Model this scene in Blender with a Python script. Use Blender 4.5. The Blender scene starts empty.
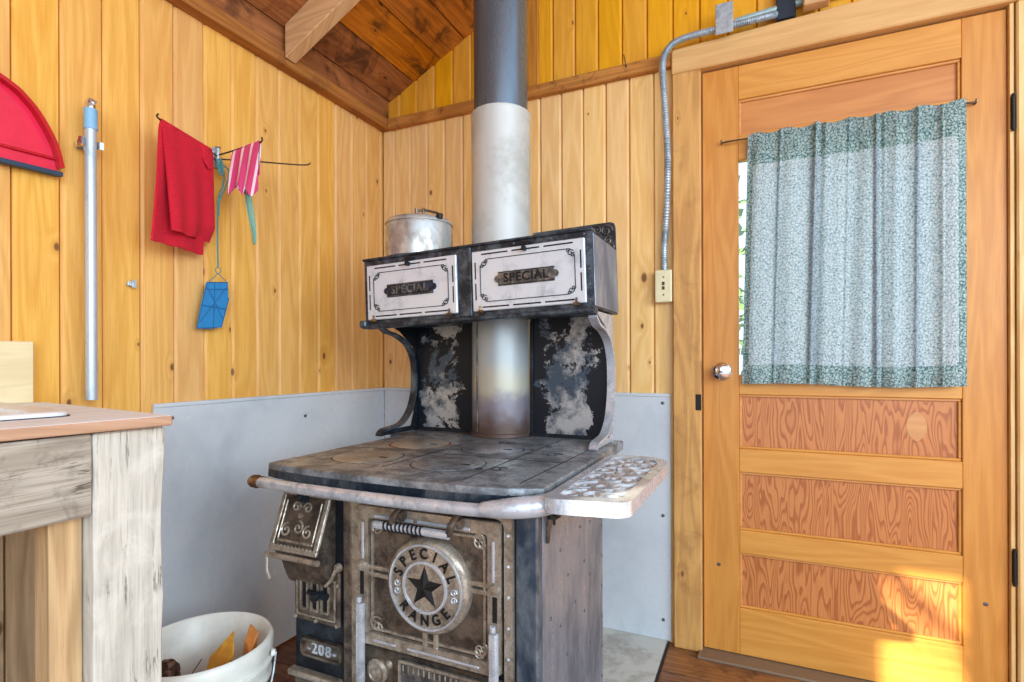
import bpy, bmesh, math, random
from mathutils import Vector, Matrix
from math import pi, sin, cos, radians
random.seed(7)
C = bpy.context.scene
COL = C.collection

# ---------------------------------------------------------------- camera
F, YAW, CY = 539.26, 0.42883, 361.7
cam_d = bpy.data.cameras.new('camera'); cam = bpy.data.objects.new('camera', cam_d); COL.objects.link(cam)
CAMH = 0.9985
cam.location = (0, 0, CAMH)
cam.rotation_euler = (pi/2, 0, YAW)
cam.rotation_euler = (Matrix.Rotation(YAW, 3, 'Z') @ Matrix.Rotation(pi/2, 3, 'X') @ Matrix.Rotation(-0.003, 3, 'Z')).to_euler()
cam_d.sensor_width = 36; cam_d.lens = F*36/1024
cam_d.shift_y = (CY-341)/1024
cam_d.clip_start = .02
C.camera = cam

# ---------------------------------------------------------------- colour management, world, lights
C.view_settings.view_transform = 'Standard'; C.view_settings.look = 'None'
C.view_settings.exposure = 0.0; C.view_settings.gamma = 1; C.view_settings.use_curve_mapping = False
W = bpy.data.worlds.new('daylight'); C.world = W; W.use_nodes = True
wn = W.node_tree; wn.nodes.clear()
wo = wn.nodes.new('ShaderNodeOutputWorld'); wb = wn.nodes.new('ShaderNodeBackground')
tc = wn.nodes.new('ShaderNodeTexCoord'); sx = wn.nodes.new('ShaderNodeSeparateXYZ'); cr = wn.nodes.new('ShaderNodeValToRGB')
mr = wn.nodes.new('ShaderNodeMapRange'); mr.inputs['From Min'].default_value = -1
wn.links.new(tc.outputs['Generated'], sx.inputs[0]); wn.links.new(sx.outputs['Z'], mr.inputs['Value'])
wn.links.new(mr.outputs[0], cr.inputs[0]); wn.links.new(cr.outputs[0], wb.inputs[0]); wn.links.new(wb.outputs[0], wo.inputs[0])
e = cr.color_ramp.elements
e[0].position = .0; e[0].color = (.54, .60, .66, 1)
e[1].position = 1; e[1].color = (.62, .80, 1.0, 1)
for p, c in ((.47, (.64, .70, .74, 1)), (.52, (.76, .90, 1.0, 1)), (.65, (.70, .86, 1.0, 1))):
    k = e.new(p); k.color = c
wb.inputs[1].default_value = 1.75

def light(name, kind, loc, target, energy, color=(1, 1, 1), **kw):
    d = bpy.data.lights.new(name, kind); o = bpy.data.objects.new(name, d); COL.objects.link(o)
    o.location = loc; d.energy = energy; d.color = color
    o.rotation_euler = (Vector(target)-Vector(loc)).to_track_quat('-Z', 'Y').to_euler()
    for k, v in kw.items(): setattr(d, k, v)
    return o
light('sun', 'SUN', (0, 0, 5), (.6, 1.0, 4.45), 17, (1, .88, .70), angle=.012)
light('rear_fill_light', 'AREA', (1.5, -2.3, 1.8), (-.5, 1.6, .9), 55, (.80, .91, 1), shape='RECTANGLE', size=2.2, size_y=1.6)  # soft fill lamp added behind the camera, no window modelled there
light('side_fill_light', 'AREA', (2.7, -.5, 1.9), (-.6, 1.2, .8), 70, (.82, .92, 1), shape='RECTANGLE', size=1.6, size_y=1.3)  # second added fill, brightens the right side of the stove

# ---------------------------------------------------------------- material helpers
def srgb(h):
    h = h.lstrip('#'); v = [int(h[i:i+2], 16)/255 for i in (0, 2, 4)]
    return tuple(x/12.92 if x <= .04045 else ((x+.055)/1.055)**2.4 for x in v)+(1,)
class NT:
    def __init__(s, name):
        s.m = bpy.data.materials.new(name); s.m.use_nodes = True; s.t = s.m.node_tree
        s.b = s.t.nodes['Principled BSDF']; s.out = s.t.nodes['Material Output']
    def n(s, typ, ins=None, **props):
        x = s.t.nodes.new(typ)
        for k, v in props.items(): setattr(x, k, v)
        for k, v in (ins or {}).items(): s.set(x.inputs[k], v)
        return x
    def set(s, sock, v):
        if isinstance(v, bpy.types.NodeSocket): s.t.links.new(v, sock)
        else: sock.default_value = v
    def math(s, op, a, b=0.0, c=0.0, clamp=False):
        x = s.n('ShaderNodeMath', operation=op, use_clamp=clamp)
        s.set(x.inputs[0], a); s.set(x.inputs[1], b); s.set(x.inputs[2], c); return x.outputs[0]
    def mix(s, f, a, b, blend='MIX'):
        x = s.n('ShaderNodeMix', data_type='RGBA', blend_type=blend)
        s.set(x.inputs[0], f); s.set(x.inputs[6], a); s.set(x.inputs[7], b); return x.outputs[2]
    def ramp(s, v, a, b, lo=0., hi=1.):
        x = s.n('ShaderNodeMapRange', {'Value': v, 'From Min': a, 'From Max': b, 'To Min': lo, 'To Max': hi}, interpolation_type='SMOOTHSTEP')
        return x.outputs[0]
    def noise(s, vec, scale, detail=3, rough=.55, dist=0.):
        return s.n('ShaderNodeTexNoise', {'Vector': vec, 'Scale': scale, 'Detail': detail, 'Roughness': rough, 'Distortion': dist}).outputs[0]
    def obj(s): return s.n('ShaderNodeTexCoord').outputs['Object']
    def bump(s, h, strength=.3, dist=.002):
        x = s.n('ShaderNodeBump', {'Height': h, 'Strength': strength, 'Distance': dist}); s.t.links.new(x.outputs[0], s.b.inputs['Normal'])
    def fin(s, **kw):
        for k, v in kw.items(): s.set(s.b.inputs[k.replace('_', ' ')], v)
        return s.m
def plain(name, col, rough=.5, metal=0., **kw):
    t = NT(name); v = t.obj(); c = srgb(col)
    n = t.noise(v, 35, 4)
    d = tuple(x*.9 for x in c[:3])+(1,)
    return t.fin(Base_Color=t.mix(t.ramp(n, .35, .75), c, d), Roughness=rough, Metallic=metal, **kw)
def wood(name, light_c, dark_c, knot_c='5a2e12', axis='Z', knots=.55, ring=.5, vary=.16, rough=.42, fine=.35, island=True, kscale=(7, 4), ringf=42, stain=None, bump=.15, low=1.6, crack=None):
    t = NT(name); v = t.obj()
    if island:
        r = t.n('ShaderNodeNewGeometry').outputs['Random Per Island']
        off = t.n('ShaderNodeCombineXYZ', {'X': t.math('MULTIPLY', r, 7.), 'Y': t.math('MULTIPLY', r, 13.), 'Z': t.math('MULTIPLY', r, 5.)}).outputs[0]
        v = t.n('ShaderNodeVectorMath', {0: v, 1: off}, operation='ADD').outputs[0]
    s = t.n('ShaderNodeSeparateXYZ', {0: v})
    X, Y, Z = s.outputs
    if axis == 'Z': ac, al = t.math('ADD', X, Y), Z
    elif axis == 'X': ac, al = t.math('ADD', Y, Z), X
    else: ac, al = t.math('ADD', X, Z), Y
    # knots
    kv = t.n('ShaderNodeCombineXYZ', {'X': t.math('MULTIPLY', ac, float(kscale[0])), 'Y': t.math('MULTIPLY', al, float(kscale[1]))}).outputs[0]
    vo = t.n('ShaderNodeTexVoronoi', {'Vector': kv, 'Scale': 1.}, voronoi_dimensions='2D')
    on = t.math('GREATER_THAN', t.n('ShaderNodeSeparateXYZ', {0: vo.outputs['Color']}).outputs[0], 1-knots)
    dist = t.math('MULTIPLY', vo.outputs['Distance'], t.math('MULTIPLY_ADD', t.n('ShaderNodeSeparateXYZ', {0: vo.outputs['Color']}).outputs[1], 2.2, .8))
    pull = t.math('MULTIPLY', t.ramp(dist, .0, .34, 1., 0.), on)
    # rings along the grain, bent round the knots
    gv = t.n('ShaderNodeCombineXYZ', {'X': t.math('MULTIPLY', ac, 9.), 'Y': t.math('MULTIPLY', al, .9), 'Z': .3}).outputs[0]
    base = t.noise(gv, low, 2, .4, .2)
    rr = t.math('SINE', t.math('ADD', t.math('MULTIPLY', base, float(ringf)), t.math('MULTIPLY', pull, 7.)))
    rr = t.math('MULTIPLY_ADD', rr, .5, .5)
    fv = t.n('ShaderNodeCombineXYZ', {'X': t.math('MULTIPLY', ac, 90.), 'Y': t.math('MULTIPLY', al, 3.), 'Z': .7}).outputs[0]
    fn = t.noise(fv, 3., 4, .6)
    c = t.mix(t.math('MULTIPLY', rr, ring), srgb(light_c), srgb(dark_c))
    c = t.mix(t.math('MULTIPLY', t.ramp(fn, .4, .75), fine), c, srgb(dark_c))
    if island:
        q = t.n('ShaderNodeTexWhiteNoise', {'W': r}, noise_dimensions='1D').outputs[0]
        hs = t.n('ShaderNodeHueSaturation', {'Hue': t.math('MULTIPLY_ADD', q, .007, .4965), 'Saturation': t.math('MULTIPLY_ADD', q, .14, .94),
              'Value': t.math('MULTIPLY_ADD', q, vary, 1-vary*.6), 'Color': c}); c = hs.outputs[0]
    bl = t.noise(v, 2.2, 3)
    c = t.mix(t.ramp(bl, .5, .85, 0, .25), c, srgb(dark_c))
    c = t.mix(t.math('MULTIPLY', t.ramp(dist, .05, .2, .45, 0.), on), c, srgb(dark_c))
    c = t.mix(t.math('MULTIPLY', t.ramp(dist, .035, .075, .9, 0.), on), c, srgb(knot_c))
    if crack:
        cv = t.n('ShaderNodeCombineXYZ', {'X': t.math('MULTIPLY', ac, 34.), 'Y': t.math('MULTIPLY', al, 2.2), 'Z': 0.}).outputs[0]
        cn = t.noise(cv, 1., 5, .6, .4); ck = t.ramp(t.math('ABSOLUTE', t.math('SUBTRACT', cn, .5)), .004, .016, 1., 0.)
        ck = t.math('MULTIPLY', ck, t.ramp(t.noise(v, 5, 2), .48, .6)); c = t.mix(t.math('MULTIPLY', ck, .8), c, srgb(crack))
    if stain:
        sn = t.noise(v, stain[1], 5, .65, .6)
        c = t.mix(t.ramp(sn, stain[2], stain[3], 0, stain[4]), c, srgb(stain[0]))
    t.bump(fn, bump, .001)
    return t.fin(Base_Color=c, Roughness=t.math('MULTIPLY_ADD', fn, .2, rough))
def metal(name, a, b, scale=14, lo=.4, hi=.62, rough=(.25, .5), met=.85, c=None, bump=.25, stretch=(1, 1, 1)):
    """worn metal: bare colour a, tarnish b in patches, optional rust c"""
    t = NT(name); v = t.n('ShaderNodeMapping', {'Vector': t.obj(), 'Scale': stretch}).outputs[0]
    n1 = t.noise(v, scale, 6, .62, .4); n2 = t.noise(v, scale*7, 4, .6)
    f = t.ramp(t.math('MULTIPLY_ADD', n2, .25, t.math('MULTIPLY', n1, .85)), lo, hi)
    col = t.mix(f, srgb(a), srgb(b))
    if c:
        n3 = t.noise(t.n('ShaderNodeVectorMath', {0: v, 1: (3.1, 7.7, 1.9)}, operation='ADD').outputs[0], scale*.6, 5, .6, .5)
        g = t.ramp(n3, c[1], c[2], 0, c[3]); col = t.mix(g, col, srgb(c[0]))
        f = t.math('MAXIMUM', f, g)
    t.bump(n2, bump, .001)
    return t.fin(Base_Color=col, Roughness=t.math('MULTIPLY_ADD', f, rough[1]-rough[0], rough[0]), Metallic=t.math('MULTIPLY_ADD', f, -.3*met, met))
def figured(name, a, b):
    """rotary-cut plywood: wide cathedral figure"""
    t = NT(name); v = t.obj()
    w = t.n('ShaderNodeMapping', {'Vector': v, 'Scale': (13, 13, 2.0)}).outputs[0]
    wob = t.noise(t.n('ShaderNodeMapping', {'Vector': v, 'Scale': (26, 26, 9)}).outputs[0], 1., 2, .5)
    base = t.noise(w, 1.2, 2, .4, .25)
    s = t.math('FRACT', t.math('ADD', t.math('MULTIPLY', base, 24.), t.math('MULTIPLY', wob, 1.2)))
    band = t.math('MULTIPLY', t.ramp(s, .35, .78), t.ramp(s, .98, .88))
    fn = t.noise(t.n('ShaderNodeMapping', {'Vector': v, 'Scale': (240, 240, 12)}).outputs[0], 1., 3)
    c = t.mix(t.math('MULTIPLY', band, .7), srgb(a), srgb(b))
    c = t.mix(t.ramp(fn, .4, .8, 0, .25), c, srgb(b))
    return t.fin(Base_Color=c, Roughness=.33)

M = {}
M['pine_left'] = wood('knotty_pine_golden', 'f0bc6c', 'd29040', '6e3e1a', ring=.40, vary=.10, knots=.45, fine=.4)
M['pine_back'] = wood('knotty_pine_pale', 'f5cd92', 'dda660', '74401c', ring=.40, vary=.10, knots=.45, fine=.4)
M['pine_up'] = wood('knotty_pine_amber', 'eaaa3c', 'cc861e', '6e3a14', ring=.38, vary=.10, knots=.35, fine=.4)
M['ceil'] = wood('roof_boards', 'c87e3c', '8a4a1c', '3c1c0a', axis='Y', ring=.6, vary=.5, knots=.5, stain=('3a1a0c', 7, .5, .68, .8), fine=.6)
M['beam'] = wood('rough_beam', 'b07440', '784418', '3a1c0c', axis='Y', knots=.4, ring=.5, stain=('7a4420', 9, .5, .7, .6), rough=.6)
M['rafter'] = wood('sawn_rafter', 'deb27e', 'bc8850', '6a3a1a', axis='X', knots=.35, rough=.6)
M['trimX'] = wood('rough_trim', 'c4864a', '8c5422', '3a1c0c', axis='X', knots=.5, stain=('6a3818', 16, .52, .7, .7), rough=.6)
M['headX'] = wood('door_header', 'e4b672', 'c8904a', '7a4420', axis='X', knots=.3, ring=.35)
M['caseZ'] = wood('door_casing', 'd8a568', 'a87440', '5a2c12', axis='Z', knots=.5, stain=('8a5526', 8, .5, .75, .5), kscale=(9, 3.5))
M['doorZ'] = wood('door_stile', 'd49450', 'b67034', '6a3414', axis='Z', knots=.0, ring=.4, vary=.08, rough=.3)
M['doorX'] = wood('door_rail', 'da9c56', 'c07c3a', '6a3414', axis='X', knots=.0, ring=.4, vary=.08, rough=.3)
M['ply'] = figured('figured_plywood', 'cc834a', '9a4e22')
M['plyt'] = wood('plain_plywood', 'd08c54', 'b47040', axis='X', knots=0, ring=.5, vary=.04, rough=.35)
M['jamb'] = wood('pale_jamb', 'e8c48c', 'c89858', axis='Z', knots=.2)
M['floor'] = wood('wood_floor', '9a6a48', '5c3a26', '2a1409', axis='X', knots=.3, vary=.6, stain=('3a2216', 9, .48, .66, .7), rough=.35)
M['sill'] = plain('worn_threshold', '8a7560', .5, .3)
M['shield'] = metal('painted_sheet', 'd2d8de', 'bcc4cc', 3, .45, .8, (.25, .4), .0, bump=.06)
M['mat'] = metal('hearth_sheet', 'ccccc4', 'a8a49a', 7, .5, .7, (.35, .5), .1, bump=.1)
M['grayw'] = wood('weathered_grey', 'b8b0a4', '84796c', '3c3026', axis='Y', knots=.5, ring=.5, fine=.8, rough=.85, bump=.5, stain=('6c6258', 30, .52, .7, .5), kscale=(5, 3), crack='3c342c')
M['grayz'] = wood('weathered_pale', 'd6d2c8', 'a29c90', '5a4c40', axis='Z', knots=.35, ring=.4, fine=.55, rough=.85, bump=.5, stain=('e6e2d8', 12, .45, .7, .6), crack='4a4038')
M['slat'] = wood('cabinet_back_boards', 'ccac84', '8e6c48', '5a3212', axis='Z', knots=.4, ring=.5, vary=.5, rough=.6)
M['edge'] = wood('worktop_edge', 'c49c80', '9e7250', axis='Y', knots=0, ring=.4, island=False, rough=.45)
M['top'] = wood('worktop_face', 'f2f8ff', 'dfe2e6', axis='Y', knots=0, ring=.4, island=False, rough=.55)
M['top'].node_tree.nodes['Principled BSDF'].inputs['Specular IOR Level'].default_value = .15
M['board'] = wood('whitewood_board', 'f0e0b8', 'dcc490', axis='Y', knots=.0, ring=.4, island=False, rough=.5)
M['white'] = plain('white_enamel', 'eef4fa', .4)
M['chrome'] = metal('polished_chrome', 'e6e8ea', 'b8bcc0', 10, .5, .8, (.08, .2), 1., bump=0)
M['alu'] = metal('brushed_pole', 'c2d0dc', 'a8b8c6', 20, .5, .8, (.3, .4), .35, bump=.05)
M['cap'] = plain('pale_blue_grip', '86bce0', .4)
M['redp'] = plain('glossy_red_plastic', 'e42a50', .18)
M['reddk'] = plain('red_plastic_rim', 'c01024', .25)
M['navy'] = plain('navy_rubber', '26405c', .6)
M['wire'] = plain('dark_wire', '5c4a40', .45, .7)
M['blue'] = plain('blue_plastic', '2a86c4', .4)
M['cordm'] = plain('teal_cord', '4a8f96', .7)
M['switch'] = plain('ivory_plastic', 'e8ddb4', .35)
M['black'] = plain('black_iron', '1c1c1e', .5, .4)
M['void'] = plain('soot_black', '0c0b0b', .9)
M['zinc'] = metal('galvanised', 'c4d0da', '8c9aa6', 24, .45, .7, (.28, .45), .45, bump=.05)
M['emt'] = metal('painted_conduit', 'a8c8cc', '7ca8b0', 20, .5, .8, (.3, .4), .3, bump=.05)
M['boxm'] = plain('dark_blue_box', '2c3c4c', .4, .3)
# stove metals
M['iron'] = metal('cast_iron_blue', '5c6a78', '1e242c', 22, .38, .66, (.3, .5), .5)
M['ironblk'] = metal('black_blued_iron', '323c48', '10141a', 16, .35, .6, (.35, .6), .5)
M['side'] = metal('riveted_side_steel', '98a4b6', '5c6878', 6, .4, .66, (.25, .45), .5, c=('7c6460', .62, .8, .3), stretch=(1, 1, .35))
M['strip'] = metal('blue_corner_steel', '94a4b2', '2a3c50', 7, .38, .66, (.2, .4), .6, stretch=(1, 1, .5))
M['nickel'] = metal('tarnished_nickel', 'c4bcae', '7a6c5e', 34, .38, .72, (.25, .5), .6, c=('8e6c46', .55, .75, .5))
M['nickb'] = metal('bright_nickel', 'd4dce8', '949ca6', 30, .45, .75, (.2, .4), .45)
M['filigree'] = metal('filigree_nickel', 'bcc2ca', '8a9098', 30, .45, .75, (.25, .4), .3)
M['nickd'] = metal('smoked_nickel', '84786c', '3c3430', 24, .36, .68, (.28, .5), .6, c=('765838', .54, .72, .45))
M['white_nick'] = metal('polished_door_nickel', 'd2dae4', 'aab2bc', 16, .5, .8, (.3, .45), .2, bump=.08)
M['plate'] = metal('nameplate_iron', '8c8c88', '4c4e50', 40, .4, .62, (.3, .5), .7)
M['plateb'] = metal('nameplate_blue', '3c5068', '1c2634', 40, .4, .62, (.3, .5), .6)
M['topm'] = metal('cooktop_iron', 'aab4be', '5c6268', 15, .38, .68, (.25, .45), .5, c=('7e7064', .56, .76, .35), bump=.3)
M['lid'] = metal('stove_lid_iron', 'b8b6ac', '88847a', 9, .4, .7, (.28, .4), .5, c=('a87c58', .6, .72, .4))
M['rustring'] = metal('heat_rust', 'b06a34', '6a3c20', 20, .4, .7, (.5, .7), .4)
M['pipe'] = metal('galvanised_pipe', 'c2c4c2', 'a8aaa6', 6, .45, .75, (.45, .6), .12, bump=.08)
M['pipeb'] = metal('blued_pipe', '7c8c9c', '4a5664', 3, .4, .7, (.25, .38), .75, stretch=(1, 1, .2), bump=.05)
M['steel'] = metal('worn_kettle_steel', 'ced2d4', '8c847a', 9, .44, .70, (.2, .4), .5, stretch=(1, 1, .6))
def patchy(name):
    t = NT(name); v = t.obj(); n1 = t.noise(v, 9, 8, .72, .4); n2 = t.noise(v, 90, 4)
    s = t.n('ShaderNodeSeparateXYZ', {0: v})
    # silver worn-through area in the middle of each panel
    cx = t.math('ABSOLUTE', t.math('SUBTRACT', t.math('ABSOLUTE', t.math('ADD', s.outputs[0], .765)), .225))
    prox = t.ramp(cx, .03, .12, .17, -.04)
    f = t.ramp(t.math('ADD', t.math('MULTIPLY_ADD', n2, .08, n1), prox), .635, .665)
    c = t.mix(f, srgb('1a222c'), t.mix(t.ramp(t.math('MULTIPLY_ADD', t.noise(v, 26, 6, .7), .6, t.math('MULTIPLY', t.noise(v, 6, 2), .5)), .44, .62), srgb('c0c6ca'), srgb('4c5c6e')))
    t.bump(n1, .2, .001)
    return t.fin(Base_Color=c, Roughness=.42, Metallic=t.math('MULTIPLY_ADD', f, .2, .45))
M['splash'] = patchy('enamel_worn_to_silver')
def pipelow():
    t = NT('heat_stained_pipe'); v = t.obj(); s = t.n('ShaderNodeSeparateXYZ', {0: v}); n = t.noise(v, 16, 5)
    z = t.math('ADD', s.outputs[2], t.math('MULTIPLY', t.math('SUBTRACT', n, .5), .12))
    c = t.mix(t.ramp(z, .92, 1.02), srgb('b8b4a4'), srgb('a4acb0'))
    c = t.mix(t.ramp(z, .93, .86), c, srgb('827c86'))
    c = t.mix(t.ramp(z, .86, .79), c, srgb('5c4a44'))
    return t.fin(Base_Color=c, Roughness=.4, Metallic=.35)
M['pipelow'] = pipelow()
def towelm(name, col, dk):
    t = NT(name); v = t.obj(); n = t.noise(v, 500, 2); t.bump(n, .7, .002)
    return t.fin(Base_Color=t.mix(t.ramp(n, .3, .7), srgb(col), srgb(dk)), Roughness=.95)
M['towel'] = towelm('red_terry', 'e41e3c', 'b80e26')
M['sage'] = towelm('sage_cloth', '96bca4', '6c9484')
def stripes():
    t = NT('pink_striped_cloth'); v = t.obj(); s = t.n('ShaderNodeSeparateXYZ', {0: v})
    w = t.math('FRACT', t.math('MULTIPLY', t.math('ADD', t.math('ADD', s.outputs[0], s.outputs[1]), t.math('MULTIPLY', s.outputs[2], -.25)), 26.))
    return t.fin(Base_Color=t.mix(t.math('GREATER_THAN', w, .72), srgb('d8487e'), srgb('f4dce4')), Roughness=.9)
M['stripe'] = stripes()
def curtainm(name, hem):
    t = NT(name); v = t.n('ShaderNodeTexCoord').outputs['UV']
    wv = t.n('ShaderNodeMapping', {'Vector': v, 'Scale': (62, 84, 1)}).outputs[0]
    nz = t.n('ShaderNodeTexNoise', {'Vector': wv, 'Scale': 1.4, 'Detail': 3}).outputs['Color']
    nz = t.n('ShaderNodeVectorMath', {0: nz, 1: (2.2, 2.2, 2.2)}, operation='MULTIPLY').outputs[0]
    wv = t.n('ShaderNodeVectorMath', {0: wv, 1: nz}, operation='ADD').outputs[0]
    d = t.n('ShaderNodeTexVoronoi', {'Vector': wv, 'Scale': 1.}, feature='DISTANCE_TO_EDGE', voronoi_dimensions='2D').outputs['Distance']
    line = t.ramp(d, .02, .24 if hem else .12, 1., 0.)
    d2 = t.n('ShaderNodeTexVoronoi', {'Vector': wv, 'Scale': 2.3}, feature='DISTANCE_TO_EDGE', voronoi_dimensions='2D').outputs['Distance']
    line = t.math('MAXIMUM', line, t.ramp(d2, .03, .12, .55, 0.))
    c = t.mix(line, srgb('bccece' if hem else 'dce6ee'), srgb('245c60' if hem else '5c7c88'))
    t.set(t.b.inputs['Base Color'], c); t.b.inputs['Roughness'].default_value = .9
    tr = t.n('ShaderNodeBsdfTranslucent', {'Color': c})
    mx = t.n('ShaderNodeMixShader', {0: .28 if hem else .52}); t.t.links.new(t.b.outputs[0], mx.inputs[1]); t.t.links.new(tr.outputs[0], mx.inputs[2])
    t.t.links.new(mx.outputs[0], t.out.inputs[0]); return t.m
M['curt'] = curtainm('vine_print_cotton', False); M['hem'] = curtainm('vine_print_hem', True)
def glassm():
    t = NT('window_glass'); tr = t.n('ShaderNodeBsdfTransparent', {'Color': (.96, .98, .97, 1)}); g = t.n('ShaderNodeBsdfGlossy', {'Roughness': .02})
    mx = t.n('ShaderNodeMixShader', {0: .06}); t.t.links.new(tr.outputs[0], mx.inputs[1]); t.t.links.new(g.outputs[0], mx.inputs[2])
    t.t.links.new(mx.outputs[0], t.out.inputs[0]); return t.m
M['glass'] = glassm()
M['bucket'] = plain('white_bucket_plastic', 'eceae2', .35, **{'Subsurface_Weight': .15})
M['split'] = wood('split_firewood', 'e2a83c', 'c07c22', axis='X', knots=.0, ring=.5, island=False, rough=.6)
M['splite'] = wood('split_firewood_orange', 'e09a50', 'c07030', axis='X', knots=.0, ring=.5, island=False, rough=.6)
M['bark'] = metal('bark', '8a6450', '3c241a', 60, .4, .6, (.8, .95), .0, bump=1.)
M['grass'] = plain('dry_grass_ground', 'a8a070', .9)
M['leaf'] = plain('green_leaves', '6a8c4a', .8)
M['bolt'] = plain('steel_rivet', '6c6c6e', .35, .8)
M['brassy'] = metal('brassy_hinge', 'a88a5c', '5c4430', 30, .4, .6, (.3, .5), .8)

# ---------------------------------------------------------------- geometry helpers
def bm_new(): return bmesh.new()
ORG = {}
def obj(name, bm, mat, parent=None, smooth=False, auto=None, stay=False):
    me = bpy.data.meshes.new(name); bmesh.ops.recalc_face_normals(bm, faces=bm.faces)
    shift = Vector((0, 0, 0))
    if parent is None and not stay:
        vs = [v.co for v in bm.verts]
        mn = Vector([min(v[i] for v in vs) for i in range(3)]); mx = Vector([max(v[i] for v in vs) for i in range(3)])
        shift = Vector(((mn.x+mx.x)/2, (mn.y+mx.y)/2, mn.z)); bmesh.ops.translate(bm, verts=bm.verts, vec=-shift)
    bm.to_mesh(me); bm.free()
    mats = mat if isinstance(mat, (list, tuple)) else [mat]
    for m in mats: me.materials.append(M[m] if isinstance(m, str) else m)
    o = bpy.data.objects.new(name, me); COL.objects.link(o)
    if parent is not None:
        o.parent = parent; o.location = shift-ORG[parent.name]; ORG[o.name] = Vector((0, 0, 0))
    else:
        o.location = shift; ORG[o.name] = shift.copy()
    if smooth:
        me.polygons.foreach_set('use_smooth', [True]*len(me.polygons))
        me.set_sharp_from_angle(angle=radians(auto or 38))
    return o
def parts(name, bm, mat, parent, f=None, **kw):
    """every loose piece of bm becomes a part of its own"""
    seen = set(); out = []
    for v in bm.verts:
        if v in seen: continue
        st = [v]; seen.add(v); isl = []
        while st:
            q = st.pop(); isl.append(q)
            for e_ in q.link_edges:
                o_ = e_.other_vert(q)
                if o_ not in seen: seen.add(o_); st.append(o_)
        out.append(isl)
    for isl in out:
        b = bmesh.new(); mp = {v: b.verts.new(v.co) for v in isl}
        for f_ in {f for v in isl for f in v.link_faces}:
            nf = b.faces.new([mp[v] for v in f_.verts]); nf.material_index = f_.material_index
        (f or obj)(name, b, mat, parent, **kw)
    bm.free()
def thing(name, label, cat, loc, group=None):
    o = bpy.data.objects.new(name, None); COL.objects.link(o); o.location = loc; ORG[o.name] = Vector(loc)
    o.empty_display_size = .05
    return tag(o, label, cat, group)
def tag(o, label, cat, group=None):
    o['label'] = label; o['category'] = cat
    if group: o['group'] = group
    return o
def struct(name, bm, mat, parent=None, **kw):
    o = obj(name, bm, mat, parent, stay=True, **kw)
    if parent is None: o['kind'] = 'structure'
    return o
def box(bm, x0, x1, y0, y1, z0, z1, bev=0., mat=0, M4=None, seg=1):
    r = bmesh.ops.create_cube(bm, size=1); vs = r['verts']
    for v in vs: v.co = Vector(((x0+x1)/2+v.co.x*(x1-x0), (y0+y1)/2+v.co.y*(y1-y0), (z0+z1)/2+v.co.z*(z1-z0)))
    fs = {f for v in vs for f in v.link_faces}
    for f in fs: f.material_index = mat
    if bev:
        es = {e for v in vs for e in v.link_edges}
        r = bmesh.ops.bevel(bm, geom=list(es), offset=bev, segments=seg, affect='EDGES', profile=.5)
        vs = list({v for f in r['faces'] for v in f.verts} | {v for v in vs if v.is_valid})
        for f in r['faces']: f.material_index = mat
    if M4 is not None: bmesh.ops.transform(bm, matrix=M4, verts=[v for v in vs if v.is_valid])
    return vs
def prism(bm, pts, d, bev=0., mat=0, seg=1):
    """pts: list of 3D points of a planar polygon, extruded by vector d"""
    vs = [bm.verts.new(p) for p in pts]; f = bm.faces.new(vs); f.material_index = mat
    r = bmesh.ops.extrude_face_region(bm, geom=[f]); nv = [g for g in r['geom'] if isinstance(g, bmesh.types.BMVert)]
    for g in r['geom']:
        if isinstance(g, bmesh.types.BMFace): g.material_index = mat
    bmesh.ops.translate(bm, verts=nv, vec=Vector(d))
    allv = vs+nv
    for v in allv:
        for g in v.link_faces: g.material_index = mat
    if bev:
        es = {e for v in allv for e in v.link_edges}
        r = bmesh.ops.bevel(bm, geom=list(es), offset=bev, segments=seg, affect='EDGES', profile=.5)
        for g in r['faces']: g.material_index = mat
    return allv
def xz(pts, y): return [(p[0], y, p[1]) for p in pts]
def yz(pts, x): return [(x, p[0], p[1]) for p in pts]
def tube(bm, path, r, n=10, cap=True, mat=0, flat=None):
    P = [Vector(p) for p in path]; R = r if isinstance(r, (list, tuple)) else [r]*len(P)
    rings = []; prev = None
    for i, p in enumerate(P):
        t = (P[min(i+1, len(P)-1)]-P[max(i-1, 0)]).normalized()
        if prev is None:
            a = Vector((0, 0, 1)) if abs(t.z) < .9 else Vector((1, 0, 0)); u = t.cross(a).normalized()
        else:
            u = (prev-t*prev.dot(t)).normalized()
        prev = u; w = t.cross(u)
        rings.append([bm.verts.new(p+u*cos(2*pi*k/n)*R[i]+w*sin(2*pi*k/n)*R[i]) for k in range(n)])
    for a, b in zip(rings, rings[1:]):
        for k in range(n):
            f = bm.faces.new((a[k], a[(k+1) % n], b[(k+1) % n], b[k])); f.material_index = mat
    if cap:
        for q in (rings[0][::-1], rings[-1]):
            f = bm.faces.new(q); f.material_index = mat
def ribbon(bm, path, wv, tv):
    """flat bar swept along a path: half width vector wv, half thickness given along the in-plane normal"""
    P = [Vector(p) for p in path]; rings = []; wv = Vector(wv)
    for i, p in enumerate(P):
        t = (P[min(i+1, len(P)-1)]-P[max(i-1, 0)]).normalized(); n = t.cross(wv).normalized()*tv
        rings.append([bm.verts.new(p+a) for a in (wv+n, wv-n, -wv-n, -wv+n)])
    for a, b in zip(rings, rings[1:]):
        for k in range(4): bm.faces.new((a[k], a[(k+1) % 4], b[(k+1) % 4], b[k]))
    bm.faces.new(rings[0][::-1]); bm.faces.new(rings[-1])
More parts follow.
